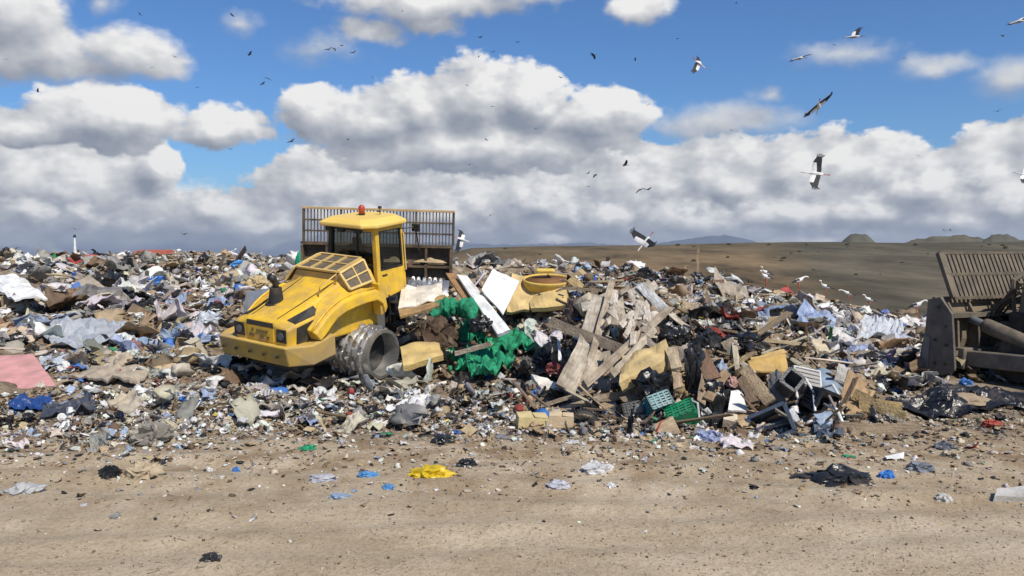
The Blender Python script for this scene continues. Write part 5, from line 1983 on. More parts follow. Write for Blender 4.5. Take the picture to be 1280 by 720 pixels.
# --- scattered on the dirt in front
for args in [
    ('plastic_bag', 'bright yellow plastic bag lying alone on the open dirt', 'plastic bag', 'the yellow bag', 540, 585, 64, 22, PL, YEL),
    ('bin_bag', 'short black bin liner roll right of the yellow bag', 'bin bag', None, 583, 575, 34, 14, SH, BLACK),
    ('bin_bag', 'small black bin bag left of the tan sack', 'bin bag', 'the small black bag', 138, 584, 32, 19, SH, BLACK),
    ('sack', 'full tan sack lying on the dirt by the small black bag', 'sack', 'the tan sack', 180, 580, 52, 23, MT, (.44, .35, .23)),
    ('plastic_bag', 'flat sky blue bag left of the yellow bag', 'plastic bag', None, 460, 590, 34, 11, PL, (.13, .36, .66)),
    ('plastic_bag', 'little blue bag below the yellow bag', 'plastic bag', None, 485, 606, 20, 8, PL, (.12, .32, .62)),
    ('plastic_bag', 'crumpled green bag on the brown earth below the compactor', 'plastic bag', 'the green bag on the dirt', 385, 557, 26, 9, PL, (.03, .36, .17)),
    ('bin_bag', 'black bag with green rim below the compactor drum', 'bin bag', None, 554, 545, 38, 16, SH, (.02, .024, .022)),
    ('bin_bag', 'dark shredded liner lying alone near the lower picture edge', 'bin bag', 'the dark shredded liner', 264, 692, 30, 15, SH, (.03, .028, .027)),
    ('plastic_cup', 'white crushed cup on the dirt right of the tan sack', 'cup', None, 261, 585, 14, 8, PL, WHITE),
    ('plastic_bag', 'tiny blue bag on the dirt below the green one', 'plastic bag', None, 295, 584, 12, 10, PL, (.08, .24, .60)),
    ('plastic_bag', 'wrinkled white film on the dirt below the two small cartons', 'plastic film', 'the wrinkled white film', 746, 580, 46, 17, PL, (.70, .69, .68)),
    ('plastic_bag', 'lilac white wrapper on the dirt left of the wrinkled film', 'wrapper', None, 697, 602, 34, 10, PL, (.60, .60, .66)),
    ('plastic_bag', 'small white wrapper below the wrinkled white film', 'wrapper', None, 764, 604, 16, 9, PL, WHITE),
    ('bin_bag', 'large dark bin liner heap lying alone on the dirt', 'bin bag', 'the large dark liner on the dirt', 1052, 586, 84, 28, SH, (.022, .022, .022)),
    ('plastic_bag', 'bright blue scrap touching the large dark liner', 'plastic bag', None, 1109, 589, 26, 13, PL, (.06, .25, .66)),
    ('plastic_bag', 'grey film heap right of the large dark liner', 'plastic film', None, 1150, 579, 44, 16, PL, (.24, .26, .30)),
    ('plastic_bag', 'dark and grey wrapper above the grey film heap', 'wrapper', None, 1180, 553, 32, 15, PL, (.16, .17, .20)),
    ('plastic_bag', 'white film scrap below the grey film heap', 'plastic film', None, 1180, 618, 24, 14, PL, (.66, .64, .60)),
    ('plastic_bag', 'glassy clear film on the dirt below the tan sack', 'plastic film', None, 30, 604, 60, 22, PL, (.56, .56, .55)),
    ('plastic_bag', 'blue tinted film scrap left of the yellow bag', 'plastic film', None, 424, 618, 34, 8, PL, (.34, .44, .58)),
    ('plastic_bag', 'pale film scrap left of the sky blue bag', 'plastic film', None, 403, 594, 40, 9, PL, (.54, .54, .58))]:
    bag(*args, depth=None, sink=.34)
spread('plastic_sheet', 'long tail of dark liner trailing left of the large dark heap', 'plastic sheet', None, [(988, 597), (1030, 590), (1032, 598), (990, 600)], SH, (.03, .03, .03), .03, 8, .03, 21, 3)
slab('paper_sheet', 'small white paper lying right of the large dark liner', 'paper', None, [(1106, 573), (1130, 569), (1130, 575), (1108, 577)], .01, MT, WHITE, .01, 4, lift=.04)
slab('concrete_slab', 'broken pale concrete slab on the dirt at the picture edge', 'slab', 'the concrete slab', [(1246, 619, None), (1296, 614, None), (1300, 628, None), (1243, 629, None)], .09, MT, (.50, .48, .44), .015, 5, lift=.09)

# ------------------------------------------------------------------ birds
BW = mat('white_plumage', (.74, .72, .68), .85, var=.08, bump=0)
BB = mat('black_plumage', (.022, .021, .022), .7, var=.2, bump=0)
BR = mat('red_legs_and_bill', (.42, .09, .04), .6, bump=0)


def flying_stork_mesh(name, up_in, up_out, dark=False):
    """stretched neck and legs, broad fingered wings; x forward, y left"""
    mb = MB()
    path = [(-.42, 0, .01), (-.34, 0, .01), (-.2, 0, 0), (0, 0, -.01), (.16, 0, 0), (.26, 0, .01), (.40, 0, .02), (.52, 0, .03), (.60, 0, .03), (.66, 0, .025), (.84, 0, .0)]
    rad = [(.075, .015), (.085, .03), (.10, .08), (.125, .115), (.10, .095), (.05, .05), (.032, .034), (.036, .038), (.042, .042), (.020, .02), (.004, .004)]
    k0 = len(mb.f)
    mb.tube(path, rad, 8, 0)
    for i in range(k0, len(mb.f)):
        c = sum((mb.v[j] for j in mb.f[i]), Vector()) / len(mb.f[i])
        if c.x > .65:
            mb.m[i] = 2
        elif c.x < -.30:
            mb.m[i] = 0
    for sg in (-1, 1):
        mb.tube([(-.30, sg * .03, -.03), (-.6, sg * .025, -.02), (-.78, sg * .02, -.02)], [.014, .012, .016], 5, 2)
    for sg in (-1, 1):
        # span stations: y along the bent arm
        st = [(0.04, .16, -.27), (.22, .21, -.30), (.42, .24, -.27), (.60, .21, -.26), (.78, .13, -.25), (.93, .03, -.22)]
        top, y, z, py = [], 0, 0, .0
        for i, (s_, le, te) in enumerate(st):
            a = up_in if s_ < .45 else up_out
            ds = s_ - py
            y += math.cos(a) * ds
            z += math.sin(a) * ds
            py = s_
            mid = le + (te - le) * (.52 - .25 * max(0, (s_ - .4)) * 2)
            top.append([Vector((le, sg * y, z + .03)), Vector(((le + mid) / 2, sg * y, z + .045)), Vector((mid, sg * y, z + .035)), Vector((te, sg * y, z + .02))])
        vs, fs, ms = [], [], []
        for lay in (0, 1):
            for r in top:
                for q in r:
                    vs.append(q - Vector((0, 0, .02 * lay)))
        nS = len(st)
        for i in range(nS - 1):
            for k in range(3):
                a, b, c, d = i * 4 + k, i * 4 + k + 1, (i + 1) * 4 + k + 1, (i + 1) * 4 + k
                mi = 1 if (k == 2 or i >= 3) else 0
                o = nS * 4
                fs += [(a, b, c, d), (d + o, c + o, b + o, a + o)]
                ms += [mi, mi]
        o = nS * 4
        for i in range(nS - 1):
            fs += [(i * 4, (i + 1) * 4, (i + 1) * 4 + o, i * 4 + o), (i * 4 + 3, i * 4 + 3 + o, (i + 1) * 4 + 3 + o, (i + 1) * 4 + 3)]
            ms += [0 if i < 3 else 1, 1]
        base = len(mb.v)
        mb.v += vs
        mb.f += [tuple(j + base for j in f) for f in fs]
        mb.m += ms
        # separated primaries at the tip
        tip = top[-1]
        dirv = (top[-1][1] - top[-2][1]).normalized()
        for k in range(5):
            t = k / 4
            q0 = tip[0].lerp(tip[3], t)
            q1 = q0 + dirv * (.20 - .12 * abs(t - .25)) + Vector((.05 - .14 * t, 0, .02))
            mb.bar(q0 - dirv * .05, q1, .045, .008, 1)
    if dark:
        mb.m = [1] * len(mb.m)
    me_o = mb.build(name, [BW, BB, BR], smooth=False)
    return me_o


def orient(w, f):
    """rotation with the left wing along -w and the body along f; both given as (right, up, away)"""
    y = -Vector((w[0], w[2], w[1])).normalized()
    x = Vector((f[0], f[2], f[1]))
    x = (x - y * x.dot(y)).normalized()
    z = x.cross(y)
    return Matrix(((x.x, y.x, z.x), (x.y, y.y, z.y), (x.z, y.z, z.z))).to_euler()


STG = 'storks in flight over the tip'
for i, (lab, ref, px, py, Y, w, f, ui, uo) in enumerate([
    ('white stork banking with both black wings stretched upright, lowest in the cloud', 'the upright banking stork', 1019, 217, 44, (.22, .92, .25), (-.92, .1, .35), .15, .30),
    ('stork gliding with black wings spread in one slanting line', 'the slanting stork', 1023, 133, 46, (.78, .62, .1), (.35, -.35, .85), .02, -.03),
    ('stork with its far wing lifted, near the top of the sky', 'the topmost stork', 1067, 46, 58, (.62, .50, .60), (-.85, -.1, .45), .30, .20),
    ('small stork gliding left of the topmost one', 'the small gliding stork', 999, 73, 62, (.88, .34, .35), (-.2, .15, .9), .10, -.10),
    ('stork with raised dark wing, alone in the blue above the main cloud', 'the lone raised-wing stork', 874, 79, 66, (.35, .75, .55), (.85, -.25, .35), .45, .2),
    ('stork cut by the picture edge high in the sky', None, 1273, 27, 52, (.88, .40, .25), (-.3, .1, .9), .10, .05),
    ('dark winged stork swooping low over the crest before the far mountain', 'the swooping stork', 806, 303, 46, (-.55, .42, .60), (-.75, -.50, .25), .55, .35),
    ('white stork landing beside the trash rack', 'the stork by the trash rack', 577, 299, 62, (.15, .85, .45), (.85, .1, .4), .35, .45),
    ('white gull-like stork cut by the picture edge in front of the cloud', None, 1281, 219, 60, (.5, .7, .4), (-.8, .1, .3), .2, .2)]):
    o = flying_stork_mesh('flying_stork', ui, uo)
    o.location = W(px, py, Y)
    o.rotation_euler = orient(w, f)
    tag(o, lab, 'stork', STG)
    land(ref, px, py)

SPECKS = [(7, 74), (47, 114), (190, 84), (218, 71), (175, 18), (247, 109), (290, 19), (312, 68), (335, 98), (328, 105), (411, 62), (418, 61), (427, 57), (442, 66), (465, 96), (503, 14), (600, 47), (599, 70), (616, 65), (584, 107), (616, 133), (364, 177), (435, 175), (288, 186), (608, 175), (587, 206), (613, 269), (93, 286), (230, 293), (21, 310), (26, 316), (647, 53), (742, 69), (701, 97), (794, 75), (847, 48), (920, 4), (670, 161), (811, 130), (914, 163), (735, 217), (744, 219), (735, 233), (782, 206), (800, 237), (810, 237), (1130, 73), (1253, 44), (1247, 139), (1148, 195), (1043, 56), (1180, 288), (1188, 288)]
BIGSP = {(742, 69): 9, (1253, 44): 7, (1247, 139): 8, (587, 206): 8, (364, 177): 9, (782, 206): 10, (800, 237): 9, (810, 237): 9, (735, 217): 6, (744, 219): 7, (230, 293): 7, (93, 286): 6, (418, 61): 6, (427, 57): 6, (411, 62): 7, (442, 66): 6, (328, 105): 7, (335, 98): 7, (47, 114): 6, (312, 68): 7}
SKYREF = [(r[0], r[1], r[2]) for r in LM if 'stork' in r[2]] + [(452, 255, 'the compactor beacon'), (130, 140, 'the round left cloud'), (280, 155, 'the small middle cloud'), (620, 90, 'the highest cloud tower'), (120, 55, 'the upper left cloud'), (540, 20, 'the top edge cloud'), (1170, 75, 'the little right cloud'), (1262, 95, 'the right edge cloud'), (905, 150, 'the flat grey cloud'), (1075, 292, 'the round far hill')]


def where(px, py, refs, near=26, far=95):
    best = min(refs, key=lambda r: (r[0] - px) ** 2 + ((r[1] - py) * 1.15) ** 2)
    dx, dy = px - best[0], py - best[1]
    d = math.hypot(dx, dy)
    h = 'left' if dx < 0 else 'right'
    v = 'above' if dy < 0 else 'below'
    if abs(dx) > 2.2 * abs(dy):
        t = h + ' of'
    elif abs(dy) > 2.2 * abs(dx):
        t = v
    else:
        t = v + ' and ' + h + ' of'
    pre = 'close ' if d < near else ('far ' if d > far else '')
    return pre + t + ' ' + best[2]


_sp = [flying_stork_mesh('distant_bird', a, b, True) for a, b in ((.25, .1), (.5, .2), (-.15, -.3))]
for i, (px, py) in enumerate(SPECKS):
    o = _sp[i] if i < 3 else _sp[i % 3].copy()
    if i >= 3:
        C.objects.link(o)
    n = BIGSP.get((px, py), random.choice((4, 4.5, 5))) * 1.35
    o.location = W(px, py, F * 2.0 / n)
    o.rotation_euler = (random.uniform(-.7, .7), random.uniform(-.3, .3), random.uniform(0, 6.28))
    tag(o, 'tiny dark bird circling ' + where(px, py, SKYREF), 'bird', 'birds circling far off over the tip')


def standing_stork(lab, px, py, Y, face, head=0.0, crouch=1.0, ref=None):
    """face: -1 looks left, +1 looks right in the picture"""
    z = W(px, py, Y)
    mb = MB()
    nk = head
    path = [(-.50, 0, .60), (-.40, 0, .63), (-.22, 0, .70), (0, 0, .76), (.15, 0, .82), (.25, 0, .92), (.27 + nk * .1, 0, 1.04 - nk * .06), (.29 + nk * .2, 0, 1.14 - nk * .14), (.35 + nk * .24, 0, 1.17 - nk * .18), (.41 + nk * .25, 0, 1.15 - nk * .22), (.60 + nk * .22, 0, 1.06 - nk * .36)]
    rad = [(.02, .02), (.06, .05), (.11, .11), (.135, .145), (.11, .12), (.06, .065), (.04, .042), (.04, .042), (.048, .048), (.022, .022), (.005, .005)]
    mb.tube(path, rad, 10, 0)
    for i, f in enumerate(mb.f):
        c = sum((mb.v[j] for j in f), Vector()) / len(f)
        mb.m[i] = 2 if c.x > .40 + nk * .24 else (1 if c.x < -.12 and c.z > .55 and (c.x < -.30 or abs(c.y) > .05) else 0)
    for sg in (-1, 1):
        mb.tube([(.0, sg * .05, .66), (-.02, sg * .05, .34), (.01, sg * .05, .02), (.10, sg * .05, 0)], [.03, .016, .013, .010], 6, 2)
    o = mb.build('standing_stork', [BW, BB, BR], smooth=True)
    o.location = (z.x, z.y, max(z.z - .02, Hz(z.x, z.y) + .36))
    o.scale = (.9, .9, .9 * crouch)
    o.rotation_euler = (0, 0, (PI if face < 0 else 0) + random.uniform(-.35, .35))
    tag(o, lab, 'stork', 'storks standing on the ridge')
    land(ref, px, py)
    return o


for a in [('stork standing tall and alone highest on the ridge', 958, 354, 50, -1, 0, 1.0, 'the tall standing stork'),
          ('stork half hidden by rubbish below the tallest one', 957, 376, 42, -1, .1, .9, None),
          ('stork with its head down among white bags on the ridge', 998, 384, 43, 1, 1.0, .9, 'the head down stork'),
          ('stork standing with a straight neck right of the head down one', 1032, 387, 44, -1, 0, .9, 'the straight necked stork'),
          ('stork leaning forward with black tail against the grey hillside', 1060, 383, 48, -1, .9, .85, None),
          ('stork sitting with a curved neck at the right end of the row', 1086, 398, 45, -1, .2, .8, 'the curved neck stork'),
          ('stork seen from behind close to the dozer blade', 1145, 416, 44, 1, .8, 1.05, None),
          ('white stork far off on the crest above the square white panel', 622, 333, 60, -1, .4, .9, None)]:
    standing_stork(*a)

# ------------------------------------------------------------------ things on the crest and the far hillside
_o = empty('signal_post', W(94, 321, 47), 'slender white post with dark tip rising from the left crest', 'post')
MB().tube([(0, 0, -.4), (0, 0, .35), (0, 0, 1.15)], [.26, .08, .045], 10).build('shaft', mat('white_post', (.70, .71, .72), .6), _o)
MB().tube([(0, 0, 1.15), (0, 0, 1.25), (.03, 0, 1.32)], [.08, .08, .03], 8).build('tip', M['black'], _o)
land('the white post', 94, 305)
_o = empty('shed', W(195, 321, 54), 'low shed with a flat red roof on the left crest', 'shed')
MB().box((0, 0, -.3), (2.1, 1.6, 1.0)).build('wall', mat('pale_shed_wall', (.55, .52, .47), .8), _o)
MB().hexa([(-1.15, -.95, .20), (1.15, -.95, .20), (1.15, .95, .20), (-1.15, .95, .20), (-1.1, -.9, .36), (1.1, -.9, .36), (1.0, .2, .48), (-1.0, .2, .48)]).build('roof', mat('red_roof', (.40, .10, .06), .8), _o)
land('the red roofed shed', 195, 315)
bag('dirt_mound', 'low tan dirt mound on the skyline left of the trash rack', 'dirt mound', 'the tan dirt mound', 262, 320, 90, 12, MT, (.36, .26, .15), 52, amp=.12)
stick('fence_post', 'thin tan post standing on the crest before the brown hillside', 'post', 'the thin tan post', (872, 344, 46), (873, 307, 46), .14, .12, WD, (.42, .30, .17))
stick('fence_post', 'short dark post on the crest right of the yellow seat shell', 'post', None, (760, 333, 44), (760, 322, 44), .22, .2, WD, (.05, .035, .025))
SHM = mat('scrub_leaves', (.075, .072, .038), .95, var=.4, bump=0)
for i in range(44):
    px = random.uniform(590, 1275)
    py = 306 + 50 * random.random() ** 1.7
    Y = random.uniform(140, 300)
    P = hit([px], [py])[0]
    d = ray(px, py)
    Ys = np.linspace(75, 400, 600)
    X_ = d[0] / d[1] * Ys
    Z_ = EYE + d[2] / d[1] * Ys
    below = Z_ < H(X_, Ys)
    if not below.any():
        continue
    k = int(below.argmax())
    vs_, fs_ = blob_vf(300 + i, 3, .55, (1, 1, .7), 2.4)
    s_ = Ys[k] / F * random.uniform(1.0, 3.4)
    o = place_mesh('shrub', vf_mesh('shrub', (vs_, fs_), SHM), (X_[k], Ys[k], Z_[k] + s_ * .2), (0, 0, random.uniform(0, 6)), s_)
    tag(o, 'dark scrub bush dotted on the far brown hillside', 'shrub', 'scrub bushes on the far hillside')

# ------------------------------------------------------------------ loose rubbish: individual pieces
PAL = [('white', (.78, .765, .73), 31), ('cream', (.55, .48, .37), 19), ('grey', (.30, .285, .265), 16), ('black', (.02, .019, .019), 11.5),
       ('brown', (.20, .135, .08), 12), ('tan', (.42, .315, .19), 13), ('blue', (.05, .18, .50), 1.5), ('pale blue', (.36, .44, .58), 1.8), ('green', (.03, .26, .12), .5),
       ('red', (.38, .06, .05), .45), ('pink', (.54, .30, .30), .4), ('yellow', (.60, .43, .08), .5)]
PD = {n: c for n, c, w in PAL}


def pick(weights):
    n = [a for a, w in weights]
    w = np.array([w for a, w in weights], float)
    return n[int(rng.choice(len(n), p=w / w.sum()))]


def jitc(c, a=.18):
    k = 1 + rng.uniform(-a, a)
    return tuple(max(.004, min(.85, q * k * (1 + rng.uniform(-.06, .06)))) for q in c)


CLEAR = [[(556, 408), (676, 424), (676, 450), (640, 486), (556, 484)], [(498, 350), (560, 336), (720, 334), (720, 388), (640, 420), (500, 396)], [(-60, 440), (42, 436), (76, 484), (-30, 496)], [(-30, 346), (22, 338), (66, 372), (20, 380)], [(56, 408), (162, 398), (168, 428), (62, 442)],
         [(80, 472), (150, 450), (190, 474), (165, 494)], [(1074, 406), (1122, 402), (1142, 430), (1070, 434)], [(8, 502), (116, 492), (116, 520), (8, 518)], [(90, 354), (112, 342), (138, 362), (110, 371)],
         [(1108, 500), (1285, 498), (1285, 518), (1108, 516)]]
COMP = [(262, 410), (290, 385), (330, 340), (372, 318), (372, 258), (566, 254), (566, 336), (600, 360), (640, 420), (560, 500), (505, 480), (450, 478), (390, 476), (345, 470), (262, 446)]


def inside(px, py, poly):
    r, j = False, len(poly) - 1
    for i in range(len(poly)):
        a, b = poly[i], poly[j]
        if (a[1] > py) != (b[1] > py) and px < (b[0] - a[0]) * (py - a[1]) / (b[1] - a[1]) + a[0]:
            r = not r
        j = i
    return r


BULK = [(700, 360), (760, 345), (830, 360), (850, 420), (960, 410), (1060, 450), (1120, 500), (1060, 548), (800, 545), (640, 545), (640, 515), (700, 480)]
DOZ = [(1150, 470), (1170, 320), (1285, 316), (1285, 500), (1200, 490)]
LBX, LBY = [-60, 200, 350, 500, 640, 800, 1040, 1100, 1150, 1300], [548, 545, 526, 524, 530, 540, 532, 490, 476, 470]


def crest(px):
    return np.interp(px, TP, TCP)


def sample_px(n, spread_low=18):
    out = []
    while len(out) < n:
        px = rng.uniform(-40, 1320)
        lo = float(np.interp(px, LBX, LBY)) + abs(rng.normal(0, spread_low))
        hi = float(crest(px)) - 3
        py = hi + (lo - hi) * rng.uniform(0, 1) ** .9
        if inside(px, py, COMP) or inside(px, py, BULK) or inside(px, py, DOZ) or any(inside(px, py, q) for q in CLEAR):
            continue
        out.append((px, py))
    return out


PROTO = {
    'plastic_bag': [vf_mesh('plastic_bag', blob_vf(400 + i, 3, .5, (.5, .42, .34), 1.9), PL, True) for i in range(9)],
    'bin_bag': [vf_mesh('bin_bag', blob_vf(430 + i, 3, .36, (.5, .44, .38), 1.5, i % 2 == 0), SH, True) for i in range(7)],
    'plastic_film': [vf_mesh('plastic_film', sheet_vf(450 + i, 11, 1.0, .7, .14, 2.4), PL) for i in range(9)],
    'rag': [vf_mesh('rag', sheet_vf(470 + i, 10, 1.0, .6, .10, 3.2, .02, -.3), MT) for i in range(7)],
    'paper_sheet': [vf_mesh('paper_sheet', sheet_vf(490 + i, 7, 1.0, .72, .09, 1.6, .006, .4), MT) for i in range(6)],
    'cardboard_piece': [vf_mesh('cardboard_piece', card_vf(510 + i, 1.0, .7, .025, 2 + i % 2), MT) for i in range(9)],
    'plank': [vf_mesh('plank', plank_vf(530 + i, 1.0, .05 + .03 * (i % 4), .025), WD) for i in range(8)],
    'board_shard': [vf_mesh('board_shard', shard_vf(550 + i, .07), MT) for i in range(9)],
}
for k in ('plastic_bag', 'bin_bag'):
    for me in PROTO[k]:
        me.set_sharp_from_angle(angle=R_(40))
for i in range(150):
    while True:
        px, py = rng.uniform(500, 1100), rng.uniform(370, 535)
        if inside(px, py, BULK) or (inside(px, py, [(510, 420), (640, 410), (700, 430), (700, 510), (560, 500)]) and rng.uniform() < .4):
            break
    g = hit([px], [py])[0]
    if not np.isfinite(g[0]):
        continue
    cn = pick([('brown', 40), ('tan', 32), ('cream', 12), ('grey', 16)])
    sz_ = float(rng.uniform(.35, 1.5))
    me = vf_mesh('plank', plank_vf(900 + i % 14, 1.0, .05 + .02 * (i % 5), .03), WD) if i < 14 else bpy.data.meshes['stick_' + str(i % 14)]
    if i < 14:
        me.name = 'stick_' + str(i)
    o = place_mesh('plank', me, (g[0], g[1] - rng.uniform(.05, .35), g[2] + rng.uniform(.02, .25)), (rng.normal(0, .5), rng.normal(0, .45), rng.uniform(0, 6.28)), (sz_, rng.uniform(.7, 1.3), 1), jitc(PD[cn], .3))
    tag(o, ('long ' if sz_ > 1.05 else 'short ') + 'broken ' + cn + ' stick ' + where(px, py, LM, 22, 60), 'wood', 'broken sticks in the heap')
KINDS = {   # count, size in photo pixels, colours, words, category
    'plastic_bag': (290, (8, 22), [('white', 50), ('cream', 18), ('grey', 16), ('blue', 6), ('pale blue', 6), ('green', 1.5), ('pink', 1), ('red', 1), ('yellow', 1)], ('crumpled', 'bag'), 'plastic bag'),
    'bin_bag': (140, (11, 30), [('black', 80), ('grey', 20)], ('bulging', 'bin bag'), 'bin bag'),
    'plastic_film': (295, (15, 58), [('white', 45), ('grey', 22), ('cream', 10), ('pale blue', 12), ('black', 11)], ('creased', 'film'), 'plastic film'),
    'rag': (150, (14, 44), [('grey', 24), ('brown', 20), ('tan', 16), ('black', 20), ('cream', 10), ('red', 4), ('pink', 3), ('blue', 6)], ('limp', 'rag'), 'rag'),
    'paper_sheet': (150, (7, 18), [('white', 68), ('cream', 28), ('pale blue', 5)], ('loose', 'paper'), 'paper'),
    'cardboard_piece': (180, (11, 36), [('tan', 55), ('brown', 35), ('cream', 12)], ('folded', 'cardboard'), 'cardboard'),
    'plank': (140, (16, 46), [('tan', 36), ('brown', 32), ('cream', 18), ('grey', 14)], ('splintered', 'wood strip'), 'wood'),
    'board_shard': (150, (10, 26), [('white', 40), ('cream', 24), ('grey', 20), ('tan', 12), ('yellow', 4)], ('broken', 'panel piece'), 'panel'),
}
NOUN = {'plastic_bag': ['crumpled {} bag', 'scrunched {} bag', 'torn {} bag'], 'bin_bag': ['bulging {} bin bag', 'slack {} bin bag'], 'plastic_film': ['creased {} film', 'tattered {} film', 'wide {} film'], 'rag': ['limp {} rag', 'bunched {} cloth'], 'paper_sheet': ['loose {} paper', 'curled {} paper'],
        'cardboard_piece': ['folded {} cardboard', 'torn {} cardboard'], 'plank': ['thin {} wood strip', 'broad {} wood strip'], 'board_shard': ['broken {} panel piece', 'jagged {} panel piece']}
for kind, (cnt, szr, cols, words_, cat_) in KINDS.items():
    S = [q for q in sample_px(int(cnt * 1.12)) if q[1] < 470 or rng.uniform() < .7]
    G = hit([p[0] for p in S], [p[1] for p in S])
    for (px, py), g in zip(S, G):
        if not np.isfinite(g[0]):
            continue
        cn = pick(cols)
        base = PD[cn]
        n = szr[0] + (szr[1] - szr[0]) * rng.uniform() ** 2.2
        n *= float(np.interp(py, [330, 420, 470, 530], [1.0, 1.15, 1.0, .62]))
        size = float(np.clip(n * g[1] / F, .12, 1.7))
        me = PROTO[kind][int(rng.integers(len(PROTO[kind])))]
        flat = kind in ('plastic_bag', 'bin_bag')
        tl = rng.normal(0, .30 if flat else (.28 if kind == 'plastic_film' else .5), 2)
        o = place_mesh(kind, me, (g[0], g[1], g[2] + size * rng.uniform(.03, .22)), (tl[0] + (.25 if not flat else 0), tl[1], rng.uniform(0, 6.28)), (size * rng.uniform(.85, 1.2), size * rng.uniform(.8, 1.2), size * rng.uniform(.8, 1.3)), jitc(base))
        sz = 'small ' if n < szr[0] + 2.5 else ('large ' if n > szr[0] * .35 + szr[1] * .65 else '')
        lab = sz + NOUN[kind][int(rng.integers(len(NOUN[kind])))].format(cn) + ' ' + where(px, py, LM, 22, 60)
        if len(lab.split()) > 15:
            lab = lab.replace('close ', '').replace('far ', '')
        while len(lab.split()) > 16:
            lab = lab.split(' ', 1)[1]
        tag(o, lab, cat_, {'plastic_bag': 'crumpled bags in the rubbish', 'bin_bag': 'bin bags in the rubbish', 'plastic_film': 'film in the rubbish', 'rag': 'rags in the rubbish', 'paper_sheet': 'papers in the rubbish', 'cardboard_piece': 'cardboard in the rubbish', 'plank': 'wood strips in the rubbish', 'board_shard': 'panel pieces in the rubbish'}[kind])

# ------------------------------------------------------------------ the countless rest, as stuff


def tri(vf):
    vs, fs = vf
    T = []
    for f in fs:
        for k in range(1, len(f) - 1):
            T.append((f[0], f[k], f[k + 1]))
    return np.array([tuple(v) for v in vs], float), np.array(T, int)


def rots(n, tilt):
    z = rng.uniform(0, 2 * PI, n)
    a, b = rng.normal(0, tilt, n), rng.normal(0, tilt, n)
    cz, sz, ca, sa, cb, sb = np.cos(z), np.sin(z), np.cos(a), np.sin(a), np.cos(b), np.sin(b)
    Rz = np.zeros((n, 3, 3)); Rz[:, 0, 0] = cz; Rz[:, 0, 1] = -sz; Rz[:, 1, 0] = sz; Rz[:, 1, 1] = cz; Rz[:, 2, 2] = 1
    Rx = np.zeros((n, 3, 3)); Rx[:, 0, 0] = 1; Rx[:, 1, 1] = ca; Rx[:, 1, 2] = -sa; Rx[:, 2, 1] = sa; Rx[:, 2, 2] = ca
    Ry = np.zeros((n, 3, 3)); Ry[:, 1, 1] = 1; Ry[:, 0, 0] = cb; Ry[:, 0, 2] = sb; Ry[:, 2, 0] = -sb; Ry[:, 2, 2] = cb
    return Rx @ Ry @ Rz


def scatter_mesh(name, pos, size, cols, protos, weights, tilt, m, squash=(.75, 1.3)):
    n = len(pos)
    which = rng.choice(len(protos), n, p=np.array(weights) / sum(weights))
    Vs, Ts, Cs, off = [], [], [], 0
    for k, (V, T) in enumerate(protos):
        idx = np.nonzero(which == k)[0]
        if not len(idx):
            continue
        R = rots(len(idx), tilt)
        sc = size[idx][:, None] * rng.uniform(squash[0], squash[1], (len(idx), 3))
        P = np.einsum('nij,nvj->nvi', R, V[None] * sc[:, None, :]) + pos[idx][:, None, :]
        nv = len(V)
        Vs.append(P.reshape(-1, 3))
        Ts.append((T[None] + (np.arange(len(idx)) * nv)[:, None, None] + off).reshape(-1, 3))
        Cs.append(np.repeat(cols[idx], nv, axis=0))
        off += nv * len(idx)
    me = quick_mesh(name, np.concatenate(Vs), np.concatenate(Ts), m, np.concatenate(Cs))
    o = bpy.data.objects.new(name, me)
    C.objects.link(o)
    return tag(o, kind='stuff')


LIGHT = {'white': 1.0, 'cream': .6, 'pale blue': .5, 'tan': -.1, 'grey': -.3, 'brown': -.9, 'black': -1.0}


def palette(n, pal=PAL, a=.22, P=None):
    w = np.array([p[2] for p in pal], float)
    if P is None:
        k = rng.choice(len(pal), n, p=w / w.sum())
    else:
        # tipped loads differ: paler and darker patches
        v = 2.6 * fbm(P[:, 0] * .42, P[:, 1] * .42, 3, 71) + 1.2 * fbm(P[:, 0] * 1.6, P[:, 1] * 1.6, 2, 77)
        l = np.array([LIGHT.get(p[0], 0) for p in pal])
        g = np.log(w)[None] + v[:, None] * l[None] - np.log(-np.log(rng.uniform(1e-9, 1, (n, len(pal)))))
        k = g.argmax(1)
    c = np.array([p[1] for p in pal])[k]
    return np.clip(c * rng.uniform(1 - a, 1 + a, (n, 1)) * rng.uniform(.94, 1.06, (n, 3)), .004, .85)


LP = [tri(sheet_vf(600 + i, 5, 1.0, .72, .15, 2.6, .02, torn=.26)) for i in range(6)] + [tri(blob_vf(620 + i, 2, .55, (.5, .42, .36), 1.9)) for i in range(4)] + \
     [tri(card_vf(640 + i, 1.0, .6, .04, 2)) for i in range(3)] + [tri(plank_vf(650 + i, 1.6, .10, .05)) for i in range(2)] + [tri(shard_vf(660 + i, .12)) for i in range(4)]
LW = [6.5] * 6 + [2.2] * 4 + [1.6] * 3 + [3.2] * 2 + [1.6] * 4

